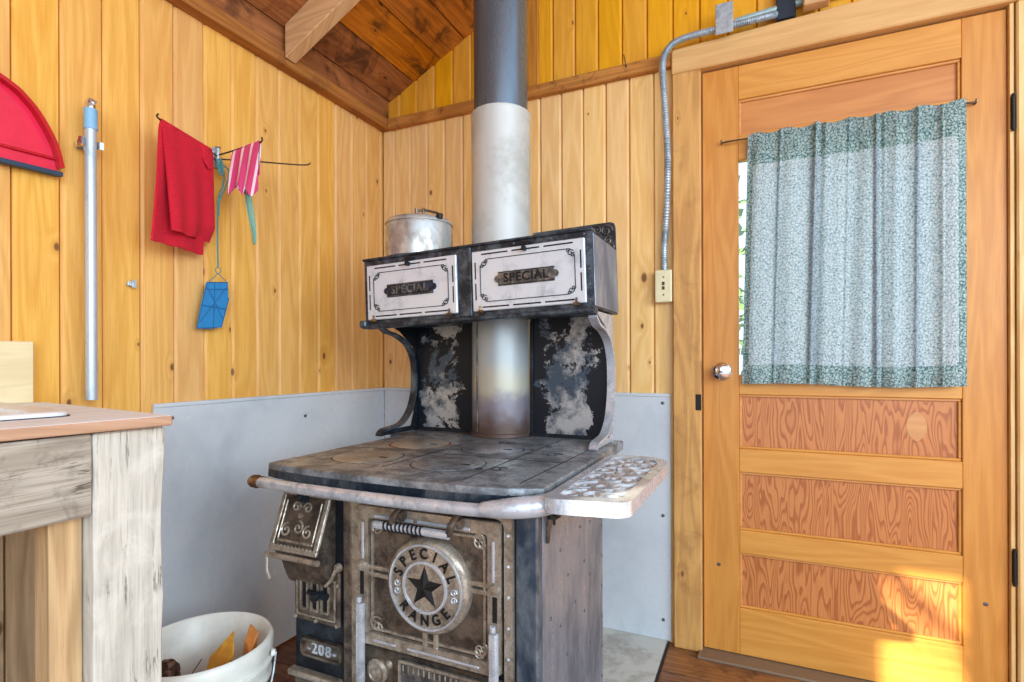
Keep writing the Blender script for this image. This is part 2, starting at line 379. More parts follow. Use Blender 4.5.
def lathe(bm, prof, c, axis='Z', n=32, mat=0, cap=True):
    """prof: (radius, height) pairs along axis from c"""
    c = Vector(c); ex = {'Z': (Vector((1, 0, 0)), Vector((0, 1, 0)), Vector((0, 0, 1))), 'Y': (Vector((1, 0, 0)), Vector((0, 0, 1)), Vector((0, 1, 0))), 'X': (Vector((0, 1, 0)), Vector((0, 0, 1)), Vector((1, 0, 0)))}[axis]
    rings = [[bm.verts.new(c+ex[0]*r*cos(2*pi*k/n)+ex[1]*r*sin(2*pi*k/n)+ex[2]*h) for k in range(n)] for r, h in prof]
    for a, b in zip(rings, rings[1:]):
        for k in range(n):
            f = bm.faces.new((a[k], a[(k+1) % n], b[(k+1) % n], b[k])); f.material_index = mat
    if cap:
        for q in (rings[0][::-1], rings[-1]): bm.faces.new(q).material_index = mat
def smooth_path(pts, k=6, closed=False):
    P = [Vector(p) for p in pts]; out = []
    n = len(P)
    for i in range(n-1):
        p0, p1, p2, p3 = P[max(i-1, 0)], P[i], P[i+1], P[min(i+2, n-1)]
        for j in range(k):
            t = j/k
            out.append(.5*((2*p1)+(p2-p0)*t+(2*p0-5*p1+4*p2-p3)*t*t+(3*p1-p0-3*p2+p3)*t**3))
    out.append(P[-1]); return out
def scroll(c, r, a0, turns, ex, ey, n=16, r1=.2):
    c = Vector(c); ex = Vector(ex); ey = Vector(ey)
    return [c+(ex*cos(a0+turns*2*pi*i/n)+ey*sin(a0+turns*2*pi*i/n))*r*(1-(1-r1)*i/n) for i in range(n+1)]
def text_bm(bm, s, size, mw, depth=.0015, spacing=1.):
    cu = bpy.data.curves.new('t', 'FONT'); cu.body = s; cu.size = size; cu.extrude = depth; cu.align_x = 'CENTER'; cu.align_y = 'CENTER'; cu.space_character = spacing; cu.offset = size*.02
    cu.resolution_u = 3
    o = bpy.data.objects.new('t', cu); COL.objects.link(o); dg = bpy.context.evaluated_depsgraph_get(); dg.update()
    me = bpy.data.meshes.new_from_object(o.evaluated_get(dg)); me.transform(mw); bm.from_mesh(me)
    bpy.data.objects.remove(o); bpy.data.curves.remove(cu); bpy.data.meshes.remove(me)
FRONT = lambda x, y, z: Matrix.Translation((x, y, z)) @ Matrix.Rotation(pi/2, 4, 'X')   # text facing -Y

# ================================================================ SETTING
XL, YB = -1.542, 1.977
YR = -1.09
def boards_Y(bm, seams, x, z0, z1f, flip=1):
    """vertical V-groove boards on a wall normal +X"""
    g = .008
    for a, b in zip(seams, seams[1:]):
        prof = [(a, x-.014), (a+.0017, x-.014), (a+.0018, x-.007), (a+.0018+g, x), (b-g*.3-.0017, x), (b-.0017, x-.006), (b-.0016, x-.014), (b, x-.014)]
        prof = [(b, x-.02), (a, x-.02)]+prof
        lo = [bm.verts.new((px, py, z0)) for py, px in prof]; hi = [bm.verts.new((px, py, z1f(px, py))) for py, px in prof]
        n = len(prof)
        for k in range(n): bm.faces.new((lo[k], lo[(k+1) % n], hi[(k+1) % n], hi[k]))
        bm.faces.new(lo[::-1]); bm.faces.new(hi)
def boards_X(bm, seams, y, z0f, z1f):
    g = .008
    for a, b in zip(seams, seams[1:]):
        prof = [(b, y+.02), (a, y+.02), (a, y+.014), (a+.0016, y+.014), (a+.0017, y+.006), (a+.0017+g*.3, y), (b-g-.0018, y), (b-.0018, y+.007), (b-.0017, y+.014), (b, y+.014)]
        lo = [bm.verts.new((px, py, z0f(px))) for px, py in prof]; hi = [bm.verts.new((px, py, z1f(px))) for px, py in prof]
        n = len(prof)
        for k in range(n): bm.faces.new((lo[k], lo[(k+1) % n], hi[(k+1) % n], hi[k]))
        bm.faces.new(lo[::-1]); bm.faces.new(hi)
roof = lambda x: 2.165+.49*(x+1.51)
# left wall with the small window over the sink (just out of frame)
PY = .0935
ys = [.643+PY*i for i in range(-3, 15)]+[YB]          # boards in front of the window, towards the corner
bm = bm_new()
ys = [.643+PY*i for i in range(-18, 15)]+[YB]
boards_Y(bm, ys, XL, 0, lambda x, y: 2.10)
box(bm, XL-.1, XL-.02, YR, YB+.1, 0, 2.1)
struct('wall_left', bm, 'pine_left')
# unseen partial rear wall and small window, added to shape the sun patch
RW = -1.0; rx0, rx1, rz0, rz1 = -1.50, -1.235, 1.50, 2.05
bm = bm_new(); box(bm, XL, rx0, RW-.09, RW, 0, 2.03); box(bm, rx1, -.70, RW-.09, RW, 0, 2.10); box(bm, rx0, rx1, RW-.09, RW, 0, rz0)
prism(bm, [(rx1, RW-.09, 2.10), (-.70, RW-.09, 2.10), (-.70, RW-.09, roof(-.70)-.002), (rx1, RW-.09, roof(rx1)-.002)], (0, .09, 0))
prism(bm, [(rx0, RW-.09, rz1), (rx1, RW-.09, rz1), (rx1, RW-.09, roof(rx1)-.002), (rx0, RW-.09, roof(rx0)-.002)], (0, .09, 0))
struct('wall_rear_added', bm, 'pine_left')
bm = bm_new()
for a in ((rx0, rx0+.015, rz0, rz1), (rx1-.015, rx1, rz0, rz1), (rx0+.015, rx1-.015, rz0, rz0+.015), (rx0+.015, rx1-.015, rz1-.015, rz1)):
    box(bm, a[0], a[1], RW-.08, RW-.01, a[2], a[3], .002)
w = struct('window_rear_added', bm, 'jamb')  # out of view, added so the sun lands on the door
bm = bm_new(); box(bm, rx0+.015, rx1-.015, RW-.052, RW-.048, rz0+.015, rz1-.015); struct('pane', bm, 'glass', w)
# back wall, lower storey of boards, door opening X -.175 .. .66
PX = .0875
xs = [-1.478+PX*i for i in range(-1, 15)]
xs = [XL]+[x for x in xs if XL+.02 < x < -.2]+[-.20]
bm = bm_new(); boards_X(bm, xs, YB, lambda x: 0, lambda x: 2.04); boards_X(bm, [.66+PX*i for i in range(21)], YB-.021, lambda x: 0, lambda x: 2.02)
box(bm, XL, -.2, YB+.02, YB+.1, 0, 2.6); box(bm, .66, 2.4, YB, YB+.1, 0, 2.0); box(bm, -.2, 2.4, YB+.02, YB+.1, 2.02, 4.2)
prism(bm, xz([(XL, 2.04), (-.2, 2.04), (-.2, 2.85), (XL, 2.2)], YB+.02), (0, .08, 0))
struct('wall_back', bm, 'pine_back')
bm = bm_new(); xs2 = [XL]+[-1.45+.0905*i for i in range(0, 40)]
boards_X(bm, xs2, YB+.004, lambda x: 2.06, lambda x: roof(x)+.01)
struct('wall_gable', bm, 'pine_up')
# floor: planks along X
bm = bm_new(); y = YR
while y < YB+.1:
    x = -1.7-random.random()
    while x < 2.6:
        L = random.uniform(.7, 1.3); box(bm, max(x, -1.7), min(x+L, 2.6)-.001, y, y+.119, -.03, 0, .001); x += L
        if x > 2.6: break
    y += .12
struct('floor', bm, 'floor')
# roof boards
bm = bm_new(); k = .49; nx = math.sqrt(1+k*k); x = -1.62; i = 0
while x < 2.4:
    wd = .118+.01*((i*7) % 3)
    a, b = x, x+wd-.007
    prism(bm, [(a, YR, roof(a)), (b, YR, roof(b)), (b-.0, YR, roof(b)+.022), (a, YR, roof(a)+.022)], (0, YB+.1-YR, 0)); x += wd; i += 1
prism(bm, [(-1.62, YR, roof(-1.62)+.024), (2.4, YR, roof(2.4)+.024), (2.4, YR, roof(2.4)+.05), (-1.62, YR, roof(-1.62)+.05)], (0, YB+.1-YR, 0))
struct('ceiling', bm, 'ceil')
# wall plate, blocking, rafters
bm = bm_new(); box(bm, XL, XL+.046, YR, YB, 2.035, 2.082, .003); struct('trim_1', bm, 'beam')
bm = bm_new(); prism(bm, [(XL, YR, 2.082), (XL+.03, YR, 2.082), (XL+.03, YR, roof(XL+.03)), (XL, YR, roof(XL))], (0, YB-YR, 0)); struct('trim_2', bm, 'ceil')
for i, yy in enumerate((1.375, .765, .155)):
    bm = bm_new(); x0, x1 = XL+.05, 2.3
    prism(bm, [(x0, yy, roof(x0)-.118), (x1, yy, roof(x1)-.118), (x1, yy, roof(x1)-.001), (x0, yy, roof(x0)-.001)], (0, .048, 0), .003)
    struct('trim_%d' % (3+i), bm, 'rafter')
# horizontal trim on back wall + batten behind pipe
bm = bm_new(); box(bm, XL+.046, -.275, YB-.028, YB-.001, 2.033, 2.078, .003); struct('trim_6', bm, 'trimX')
bm = bm_new(); box(bm, -.832, -.78, YB-.022, YB-.001, 2.0785, roof(-.83)-.005, .002); struct('trim_7', bm, wood('dark_batten', 'c88a44', '94581e', '32150a', axis='Z', knots=.6, kscale=(5, 4)))
# door casing / header / jambs
bm = bm_new(); box(bm, -.272, -.178, 1.945, YB+.02, 0, 2.0, .004); struct('trim_8', bm, 'caseZ')
bm = bm_new(); prism(bm, xz([(-.274, 1.998), (.80, 1.998), (.80, 2.118), (-.274, 2.082)], 1.94), (0, .06, 0), .004)
struct('trim_9', bm, 'headX')
bm = bm_new(); box(bm, .655, .80, 1.945, YB+.02, 0, 1.998, .004); struct('trim_10', bm, 'jamb')
bm = bm_new(); box(bm, .642, .652, 1.955, YB+.05, 0, 1.998, .001); box(bm, -.186, -.176, 1.985, 2.05, 0, 1.996); box(bm, -.176, .642, 1.985, 2.05, 1.996, 2.01)
struct('trim_11', bm, 'jamb')
bm = bm_new(); box(bm, -.19, .80, 1.90, 2.06, 0.0, .010, .003); struct('trim_12', bm, 'sill')
# door leaf
DY0, DY1 = 1.968, 2.003
d = bpy.data.objects.new('door_1', None); COL.objects.link(d); d.location = (.23, 1.985, .012); ORG[d.name] = Vector(d.location); d['kind'] = 'structure'
def dpart(name, m, x0, x1, z0, z1, y0=DY0, y1=DY1, bev=.002):
    bm = bm_new(); box(bm, x0, x1, y0, y1, z0, z1, bev); return obj(name, bm, m, d)
SX0, SX1, TX0, TX1 = -.174, -.060, .538, .640
dpart('stile', 'doorZ', SX0, SX1, .012, 1.992); dpart('stile', 'doorZ', TX0, TX1, .012, 1.992)
for z0, z1 in ((.012, .168), (.352, .430), (.625, .704), (.886, .952), (1.675, 1.752), (1.878, 1.992)):
    dpart('rail', 'doorX', SX1, TX0, z0, z1)
for z0, z1, m in ((.168, .352, 'ply'), (.430, .625, 'ply'), (.704, .886, 'ply'), (1.752, 1.878, 'plyt')):
    bm = bm_new(); box(bm, SX1, TX0, DY0+.014, DY1-.008, z0, z1)
    pn = obj('panel', bm, m, d)
    bm = bm_new()   # sticking moulding round the panel
    for (a0, a1, b0, b1) in ((SX1, TX0, z0, z0+.008), (SX1, TX0, z1-.008, z1), (SX1, SX1+.008, z0+.008, z1-.008), (TX0-.008, TX0, z0+.008, z1-.008)):
        box(bm, a0, a1, DY0+.006, DY0+.0139, b0, b1, .002)
    obj('moulding', bm, 'doorX', pn)
bm = bm_new(); box(bm, SX1, TX0, DY0+.016, DY0+.02, .952, 1.675); obj('window_pane', bm, 'glass', d)
# football patch plug in the upper plywood panel
bm = bm_new(); P = [(.432+.026*sin(a)*abs(sin(a))**.35, .80+.044*cos(a)) for a in [i*pi/12 for i in range(24)]]
prism(bm, xz(P, DY0+.0132), (0, .0007, 0)); obj('patch', bm, M['doorX'], d)
# knob
bm = bm_new(); kc = (-.113, DY0, .963)
lathe(bm, [(.0, 0), (.030, 0), (.031, -.003), (.026, -.008), (.012, -.010), (.011, -.028), (.022, -.034), (.0275, -.046), (.026, -.056), (.018, -.061), (.0, -.062)], kc, 'Y', 32)
kn = obj('door_knob', bm, 'chrome', d, smooth=True); 
bm = bm_new(); box(bm, kc[0]-.007, kc[0]+.007, kc[1]-.064, kc[1]-.062, kc[2]-.002, kc[2]+.002, .0005); obj('keyhole', bm, 'black', kn)
for z in (.42, 1.69):
    bm = bm_new(); tube(bm, [(.648, 1.951, z-.045), (.648, 1.951, z+.045)], .0048, 12); tube(bm, [(.648, 1.949, z+.045), (.648, 1.949, z+.052)], .004, 8); tube(bm, [(.648, 1.949, z-.052), (.648, 1.949, z-.045)], .004, 8)
    box(bm, .643, .650, 1.954, 1.9665, z-.045, z+.045, .001); obj('hinge', bm, 'black', d, smooth=True)
for x, z in ((-.125, .305), (.59, .30)):
    bm = bm_new(); lathe(bm, [(.006, 0), (.006, -.0015), (.003, -.002)], (x, DY0, z), 'Y', 12); obj('screw', bm, 'bolt', d)
# strike notch
bm = bm_new(); box(bm, -.197, -.1785, 1.9435, 1.946, .83, .885, .001); tag(obj('strike_plate', bm, 'black'), 'dark old strike plate let into the left door casing below the knob', 'strike plate')

# outside, seen through the pane beside the curtain
bm = bm_new(); box(bm, -6, 8, 2.15, 14, -.45, -.4); g = struct('ground', bm, 'grass')
def tree(x, y, h, label):
    t = thing('tree', label, 'tree', (x, y, -.4), 'trees outside the door window')
    bm = bm_new(); tube(bm, [(x, y, -.4), (x+.05, y, h*.5), (x, y, h*.85)], [.12, .08, .03], 10); obj('trunk', bm, 'bark', t)
    bm = bm_new(); rnd = random.Random(int(x*100))
    for i in range(900):
        a = rnd.random()*2*pi; zz = rnd.random(); rr = (1-zz*.75)*1.0*math.sqrt(rnd.random()); c = Vector((x+rr*cos(a), y+rr*sin(a), .1+zz*h))
        u = Vector((rnd.gauss(0, 1), rnd.gauss(0, 1), rnd.gauss(0, 1))).normalized()*.09; v = u.orthogonal().normalized()*.05
        bm.faces.new([bm.verts.new(c+q) for q in (u, v, -u, -v)])
    obj('crown', bm, 'leaf', t)
tree(-.6, 6.2, 3.6, 'leafy green tree outside the door, nearer of two behind the glass')
tree(-1.9, 9.0, 4.6, 'leafy green tree outside the door, farther of two behind the glass')

bt = thing('sun_dapple_branch', 'added unseen branch that dapples the sun through the small rear window', 'branch', (-1.5, -1.5, 1.6))  # never in view, added only to break up the sunlight on the door
bm = bm_new(); rnd = random.Random(4)
P0, P1 = Vector((-1.66, -1.26, 2.22)), Vector((-1.30, -1.26, 1.84)); tube(bm, [P0, P0.lerp(P1, .5)+Vector((.01, 0, .01)), P1], [.011, .009, .005], 8)
obj('bough', bm, 'bark', bt)
bm = bm_new()
for k in range(16):
    a = P0.lerp(P1, 0.03+.06*k); b = a+Vector((rnd.uniform(-.02, .16), rnd.uniform(-.05, .03), -rnd.uniform(.10, .45))); tube(bm, [a, a.lerp(b, .5)+Vector((.018, 0, .010)), b], [.007, .005, .002], 6)
parts('twig', bm, 'bark', bt)

# ================================================================ CURTAIN + ROD
def curtain():
    t = thing('curtain', 'sheer blue-green vine print curtain gathered over the door window', 'curtain', (.25, 1.935, .92))
    nx_, nz_ = 260, 60; top, bot = 1.742, .922
    rnd = random.Random(3)
    fx = [(rnd.uniform(10, 60), rnd.uniform(0, 6.28), rnd.uniform(.3, 1)) for _ in range(7)]
    def pt(u, v):   # v 0 top .. 1 bottom
        x0, x1 = -.030-.020*v, .541
        amp = .0115+.002*v
        w = u+.010*sin(9*u+2*v)
        dsum = sum(a*sin(f*w*(1+.02*v)+p) for f, p, a in fx)/2.2+1.1*max(0, sin(w*6.0*pi+.6))**8
        gather = .35+.65*min(1, v*6) if v < .16 else 1
        cr_ = sum(a_*math.exp(-((u+.012*v*k_-c_)/w_)**2) for c_, w_, a_, k_ in ((.345, .010, .016, 1), (.375, .007, -.010, 1), (.62, .008, .015, -1), (.645, .008, -.008, -1), (.80, .007, .011, .5), (.17, .006, .009, 1), (.90, .006, .008, 0), (.50, .005, .007, 1)))
        return (x0+(x1-x0)*u, 1.938-amp*.8*dsum*gather-cr_, top-(top-bot)*v+.004*sin(40*u)*(v < .02)+.004*sin(7*u)*v)
    def grid(bm, u0, u1, v0, v1, dy, uvl):
        nu = max(2, int(nx_*(u1-u0))); nv = max(2, int(nz_*(v1-v0)))
        V = [[bm.verts.new(Vector(pt(u0+(u1-u0)*i/nu, v0+(v1-v0)*j/nv))+Vector((0, dy, 0))) for i in range(nu+1)] for j in range(nv+1)]
        for j in range(nv):
            for i in range(nu):
                f = bm.faces.new((V[j][i], V[j][i+1], V[j+1][i+1], V[j+1][i]))
                for l, (a, b) in zip(f.loops, ((i, j), (i+1, j), (i+1, j+1), (i, j+1))): l[uvl].uv = (u0+(u1-u0)*a/nu, 1-(v0+(v1-v0)*b/nv))
    for nm, a, m in (('panel', (0.03, .965, .125, .925, 0), 'curt'), ('header', (0, 1, 0, .125, 0), 'hem'), ('hem', (0, 1, .925, 1, 0), 'hem'), ('side_hem', (0, .03, .125, .925, 0), 'hem'), ('side_hem', (.965, 1, .125, .925, 0), 'hem'),
                     ('pleat', (.31, .36, .125, .925, .005), 'hem'), ('pleat', (.605, .635, .125, .925, .005), 'hem'), ('pleat', (.155, .172, .125, .925, .005), 'curt'), ('pleat', (.79, .81, .125, .925, .005), 'curt')):
        bm = bm_new(); uvl = bm.loops.layers.uv.new('UVMap'); grid(bm, *a, uvl)
        o = obj(nm, bm, m, t); o.data.polygons.foreach_set('use_smooth', [True]*len(o.data.polygons))
curtain()
t = thing('curtain_rod', 'thin wire curtain rod across the top of the door window', 'rod', (.23, 1.945, 1.735))
bm = bm_new(); tube(bm, [(-.112, 1.955, 1.736), (-.09, 1.948, 1.735), (.55, 1.948, 1.735), (.568, 1.955, 1.737)], .0028, 8); obj('bar', bm, 'wire', t)
for x in (-.112, .568):
    bm = bm_new(); tube(bm, [(x, DY0, 1.737), (x, 1.953, 1.737), (x, 1.952, 1.745)], .003, 8); obj('hook', bm, 'brassy', t)

# ================================================================ HEAT SHIELDS, HEARTH
def shield(name, label, x0, x1, y0, y1, screws):
    t = thing(name, label, 'panel', ((x0+x1)/2, (y0+y1)/2, 0), None)
    bm = bm_new(); box(bm, x0, x1, y0, y1, .0085, .872, .001); obj('sheet', bm, 'shield', t)
    bm = bm_new(); e = .003
    if x1-x0 > .1: box(bm, x0, x1, y0-e, y1, .872, .884, .0015)
    else: box(bm, x0, x1+e, y0, y1, .872, .884, .0015)
    obj('folded_edge', bm, 'shield', t)
    for p, ax in screws:
        bm = bm_new(); lathe(bm, [(.006, 0), (.005, .003 if ax == 'X' else -.003), (.001, .004 if ax == 'X' else -.004)], p, ax, 12); obj('screw', bm, 'bolt', t)
shield('heat_shield', 'grey sheet metal heat shield along the left wall beside the stove', XL+.003, XL+.012, .95, YB-.012, [((XL+.012, 1.0, .84), 'X'), ((XL+.012, 1.5, .80), 'X')])
shield('heat_shield', 'grey sheet metal heat shield on the back wall behind the stove', XL+.0125, -.2835, YB-.011, YB-.002, [((-.31, YB-.011, .85), 'Y'), ((-.31, YB-.011, .45), 'Y'), ((-1.40, YB-.011, .80), 'Y'), ((-.31, YB-.011, .08), 'Y')])
bm = bm_new(); box(bm, -1.02, -.296, .86, 1.9755, .0005, .008, .002); o = obj('hearth_mat', bm, 'mat'); tag(o, 'pale grey sheet metal floor mat under the stove', 'mat')
bm = bm_new(); box(bm, -.294, -.288, .86, 1.962, .0005, .010, .001); tag(obj('edge_strip', bm, 'black'), 'dark metal edging strip along the right side of the floor mat', 'edging')

# ================================================================ STOVE
S = thing('cookstove', 'antique nickel-trimmed cast iron wood cookstove with warming closet', 'stove', (-.70, 1.2, .008))
BX0, BX1, BY0, BY1 = -1.012, -.387, .958, 1.42
bm = bm_new(); box(bm, BX0, BX1, BY0, BY1, .14, .728, .004); body = obj('body', bm, 'ironblk', S)
bm = bm_new(); box(bm, BX0+.02, BX1-.02, BY0+.03, BY1-.02, .06, .14, .004); obj('base', bm, 'ironblk', S)
for x, y in ((BX0+.05, BY0+.06), (BX1-.05, BY0+.06), (BX0+.05, BY1-.06), (BX1-.05, BY1-.06)):
    bm = bm_new(); lathe(bm, [(.030, .008-.008), (.032, .006), (.018, .03), (.022, .052)], (x, y, .008), 'Z', 16); obj('leg', bm, 'ironblk', S, smooth=True)
# riveted right side sheet
bm = bm_new(); box(bm, BX1+.0005, BX1+.004, BY0+.022, BY1, .08, .725, .001)
sp = obj('side_panel', bm, 'side', S)
rp = [(y, z) for z in (.70, .63, .56, .48, .40, .32, .24, .16) for y in (BY1-.012,)]+[(1.02, .66), (1.02, .48), (1.08, .60), (1.13, .53), (1.08, .44), (1.16, .66), (1.22, .61), (1.25, .52), (1.18, .45), (1.25, .40), (1.12, .36), (1.3, .6), (1.3, .47), (1.02, .33), (1.2, .33), (1.3, .3), (1.08, .26), (1.2, .22), (1.35, .66)]
bm = bm_new()
for y, z in rp: lathe(bm, [(.0042, 0), (.0038, .0014), (.002, .0024)], (BX1+.004, y, z), 'X', 10)
parts('rivet', bm, 'bolt', sp, smooth=True)
# front pilasters
def fpart(name, m, x0, x1, y0, y1, z0, z1, bev=.002, par=None, seg=1):
    bm = bm_new(); box(bm, x0, x1, y0, y1, z0, z1, bev, seg=seg); return obj(name, bm, m, par or S)
fpart('corner_strip', 'strip', -.430, BX1+.003, BY0-.004, BY0+.022, .10, .727, .004, seg=2)
fpart('centre_post', 'nickd', -.858, -.832, BY0-.008, BY0+.005, .10, .725, .004)
# ---- oven frame and door
def ring(bm, o, i, y0, y1, rad=.012, n=5, bev=0):
    """rounded rectangular frame: o,i=(x0,x1,z0,z1); from y1 (back) to y0 (front)"""
    def rr(b, r):
        x0, x1, z0, z1 = b; P = []
        for cx, cz, a in ((x1-r, z1-r, 0), (x0+r, z1-r, pi/2), (x0+r, z0+r, pi), (x1-r, z0+r, 1.5*pi)):
            for k in range(n+1): P.append((cx+r*cos(a+pi/2*k/n), cz+r*sin(a+pi/2*k/n)))
        return P
    A, B = rr(o, rad), rr(i, max(rad-.004, .002)); N = len(A)
    v = [[bm.verts.new((p[0], y, p[1])) for p in Q] for Q, y in ((A, y1), (A, y0), (B, y0), (B, y1))]
    for a, b in ((0, 1), (1, 2), (2, 3), (3, 0)):
        for k in range(N): bm.faces.new((v[a][k], v[a][(k+1) % N], v[b][(k+1) % N], v[b][k]))
bm = bm_new(); ring(bm, (-.830, -.434, .12, .707), (-.806, -.452, .14, .690), BY0-.010, BY0+.002, .022)
of = obj('oven_frame', bm, 'nickel', S, smooth=True)
bm = bm_new()
for k in range(9):
    lathe(bm, [(.0035, 0), (.003, -.002), (.001, -.003)], (-.443, BY0-.010, .66-.06*k), 'Y', 8)
for k in range(5):
    lathe(bm, [(.0035, 0), (.003, -.002), (.001, -.003)], (-.79+.085*k, BY0-.010, .6985), 'Y', 8)
parts('rivet', bm, 'nickb', of, smooth=True)
DX0, DX1, DZ0, DZ1 = -.800, -.456, .386, .686
FY = BY0-.014
bm = bm_new(); box(bm, DX0, DX1, FY, BY0+.001, DZ0, DZ1, .003)
od = obj('oven_door', bm, 'nickd', S)
bm = bm_new(); ring(bm, (DX0, DX1, DZ0, DZ1), (DX0+.026, DX1-.026, DZ0+.026, DZ1-.026), FY-.008, FY, .010)
ring(bm, (DX0+.032, DX1-.032, DZ0+.032, DZ1-.032), (DX0+.037, DX1-.037, DZ0+.037, DZ1-.037), FY-.005, FY, .008)
obj('door_border', bm, 'nickel', od, smooth=True)
bm = bm_new()
for (x0, x1, z0, z1) in ((-.755, -.655, .663, .670), (-.645, -.52, .663, .670), (DX0+.010, DX0+.016, .57, .65), (DX1-.016, DX1-.010, .57, .65), (-.76, -.70, .395, .400), (-.67, -.50, .395, .400)):
    box(bm, x0, x1, FY-.011, FY-.008, z0, z1, .001)
parts('raised_bar', bm, 'nickb', od)
mc = (-.617, .541)
bm = bm_new()   # cross straps to the medallion
for (x0, x1, z0, z1) in ((DX0+.02, mc[0]-.08, .533, .542), (DX0+.02, mc[0]-.08, .548, .557), (mc[0]+.08, DX1-.015, .540, .549), (mc[0]+.08, DX1-.015, .555, .564), (mc[0]-.018, mc[0]-.008, DZ0+.01, mc[1]-.08), (mc[0]+.008, mc[0]+.018, DZ0+.01, mc[1]-.08)):
    box(bm, x0, x1, FY-.006, FY+.001, z0, z1, .001)
parts('strap', bm, 'nickel', od)
bm = bm_new()   # corner acanthus
for cx, cz, sx_, sz in ((-.762, .424, 1, 1), (-.494, .424, -1, 1), (-.494, .648, -1, -1), (-.762, .648, 1, -1)):
    for a0, r in ((0, .013), (1.6, .011), (.8, .017)):
        tube(bm, scroll((cx+sx_*.010*cos(a0), FY-.003, cz+sz*.010*sin(a0)), r, a0, 1.1*sx_*sz, (1, 0, 0), (0, 0, 1), 12), .0022, 6)
    obj('corner_scroll', bm, 'nickel', od, smooth=True); bm = bm_new()
bm.free()
bm = bm_new()
lathe(bm, [(.098, .0), (.099, -.012), (.094, -.020), (.088, -.023), (.0, -.023)], (mc[0], FY, mc[1]), 'Y', 48)
md = obj('medallion', bm, 'nickel', S, smooth=True)
MY = FY-.023
bm = bm_new()
def annulus(bm, r0, r1, y0, y1, n=48):
    lathe(bm, [(r0, y1), (r0, y0), (r1, y0), (r1, y1)], (mc[0], 0, mc[1]), 'Y', n, cap=False)
annulus(bm, .083, .087, MY-.003, MY); annulus(bm, .048, .053, MY-.004, MY); obj('medallion_rings', bm, 'nickb', md, smooth=True)
bm = bm_new(); lathe(bm, [(.048, 0), (.048, -.0015), (0, -.0015)], (mc[0], MY, mc[1]), 'Y', 32); obj('star_field', bm, 'nickel', md)
bm = bm_new()
out = []
for k in range(10):
    r = .045 if k % 2 == 0 else .0185; a = pi/2+k*pi/5; out.append(bm.verts.new((mc[0]+r*cos(a), MY-.0016, mc[1]+r*sin(a))))
ctr = bm.verts.new((mc[0], MY-.008, mc[1]))
for k in range(10): bm.faces.new((out[k], out[(k+1) % 10], ctr))
bm.faces.new(out[::-1]); obj('star', bm, 'black', md)
bm = bm_new()
def ringtext(s, a_mid, step, r, upright):
    for i, ch in enumerate(s):
        a = radians(a_mid-(i-(len(s)-1)/2)*step) if upright else radians(a_mid+(i-(len(s)-1)/2)*step)
        rot = a-pi/2 if upright else a+pi/2
        text_bm(bm, ch, .030, FRONT(mc[0]+r*cos(a), MY-.0012, mc[1]+r*sin(a)) @ Matrix.Rotation(rot, 4, 'Z') @ Matrix.Scale(.9, 4, (1, 0, 0)), .0014)
ringtext('SPECIAL', 92, 23, .0675, True); ringtext('RANGE', 270, 24, .0675, False)
parts('letter', bm, 'black', md)
bm = bm_new()
for cx in (-1, 1):
    bm = bm_new()
    for dz in (-.008, .008): tube(bm, scroll((mc[0]+cx*.068, MY-.001, mc[1]+dz-.008), .008, 0, 1.2*cx, (1, 0, 0), (0, 0, 1), 10), .0018, 6)
    obj('flourish', bm, 'nickb', md, smooth=True)
# coil handle with two loops
hz, hy = .657, .912
bm = bm_new(); tube(bm, [(-.735, hy, hz), (-.555, hy, hz)], .0085, 14)
hd = obj('oven_handle', bm, 'nickb', S, smooth=True)
bm = bm_new()
pth = [(-.712+.100*i/160, hy+.0088*cos(i*2*pi*10/160), hz+.0088*sin(i*2*pi*10/160)) for i in range(161)]
tube(bm, pth, .0022, 6); obj('coil_grip', bm, 'ironblk', hd, smooth=True)
for x in (-.694, -.556):
    bm = bm_new()
    tube(bm, [(x+.0, hy, hz+.0), (x+.008, hy-.004, hz+.020), (x+.012, FY-.014, hz+.038)], [.007, .0075, .007], 10)
    lathe(bm, [(.002, -.005), (.011, -.004), (.011, .004), (.002, .005)], (x+.020, FY-.020, hz+.022), 'X', 16)
    obj('handle_bracket', bm, 'nickd', hd, smooth=True)
    bm = bm_new(); tube(bm, [(x-.002, FY-.026, hz+.056), (x+.034, FY-.026, hz+.058)], [.007, .007], 12)
    lathe(bm, [(.001, -.011), (.008, -.008), (.010, 0), (.008, .008), (.001, .011)], (x+.036, FY-.027, hz+.059), 'X', 12)
    tube(bm, [(x+.010, FY-.026, hz+.057), (x+.010, FY, hz+.057)], .005, 8); obj('latch_screw', bm, 'nickel', od, smooth=True)
# long hinge straps
for x in (-.790, -.466):
    bm = bm_new(); box(bm, x-.009, x+.009, FY-.020, FY-.008, .225, .475, .003, seg=2)
    lathe(bm, [(.001, -.003), (.006, -.001), (.006, .010)], (x, FY-.018, .480), 'Z', 12)
    obj('hinge_strap', bm, 'nickb', S, smooth=True)
    bm = bm_new(); box(bm, x-.005, x+.005, FY-.0095, FY-.0082, .492, .542, .0005); obj('slot', bm, 'void', od)
    bm = bm_new(); lathe(bm, [(.001, -.009), (.010, -.006), (.012, 0)], (x, FY-.007, .556), 'Y', 12); obj('boss', bm, 'nickel', od, smooth=True)
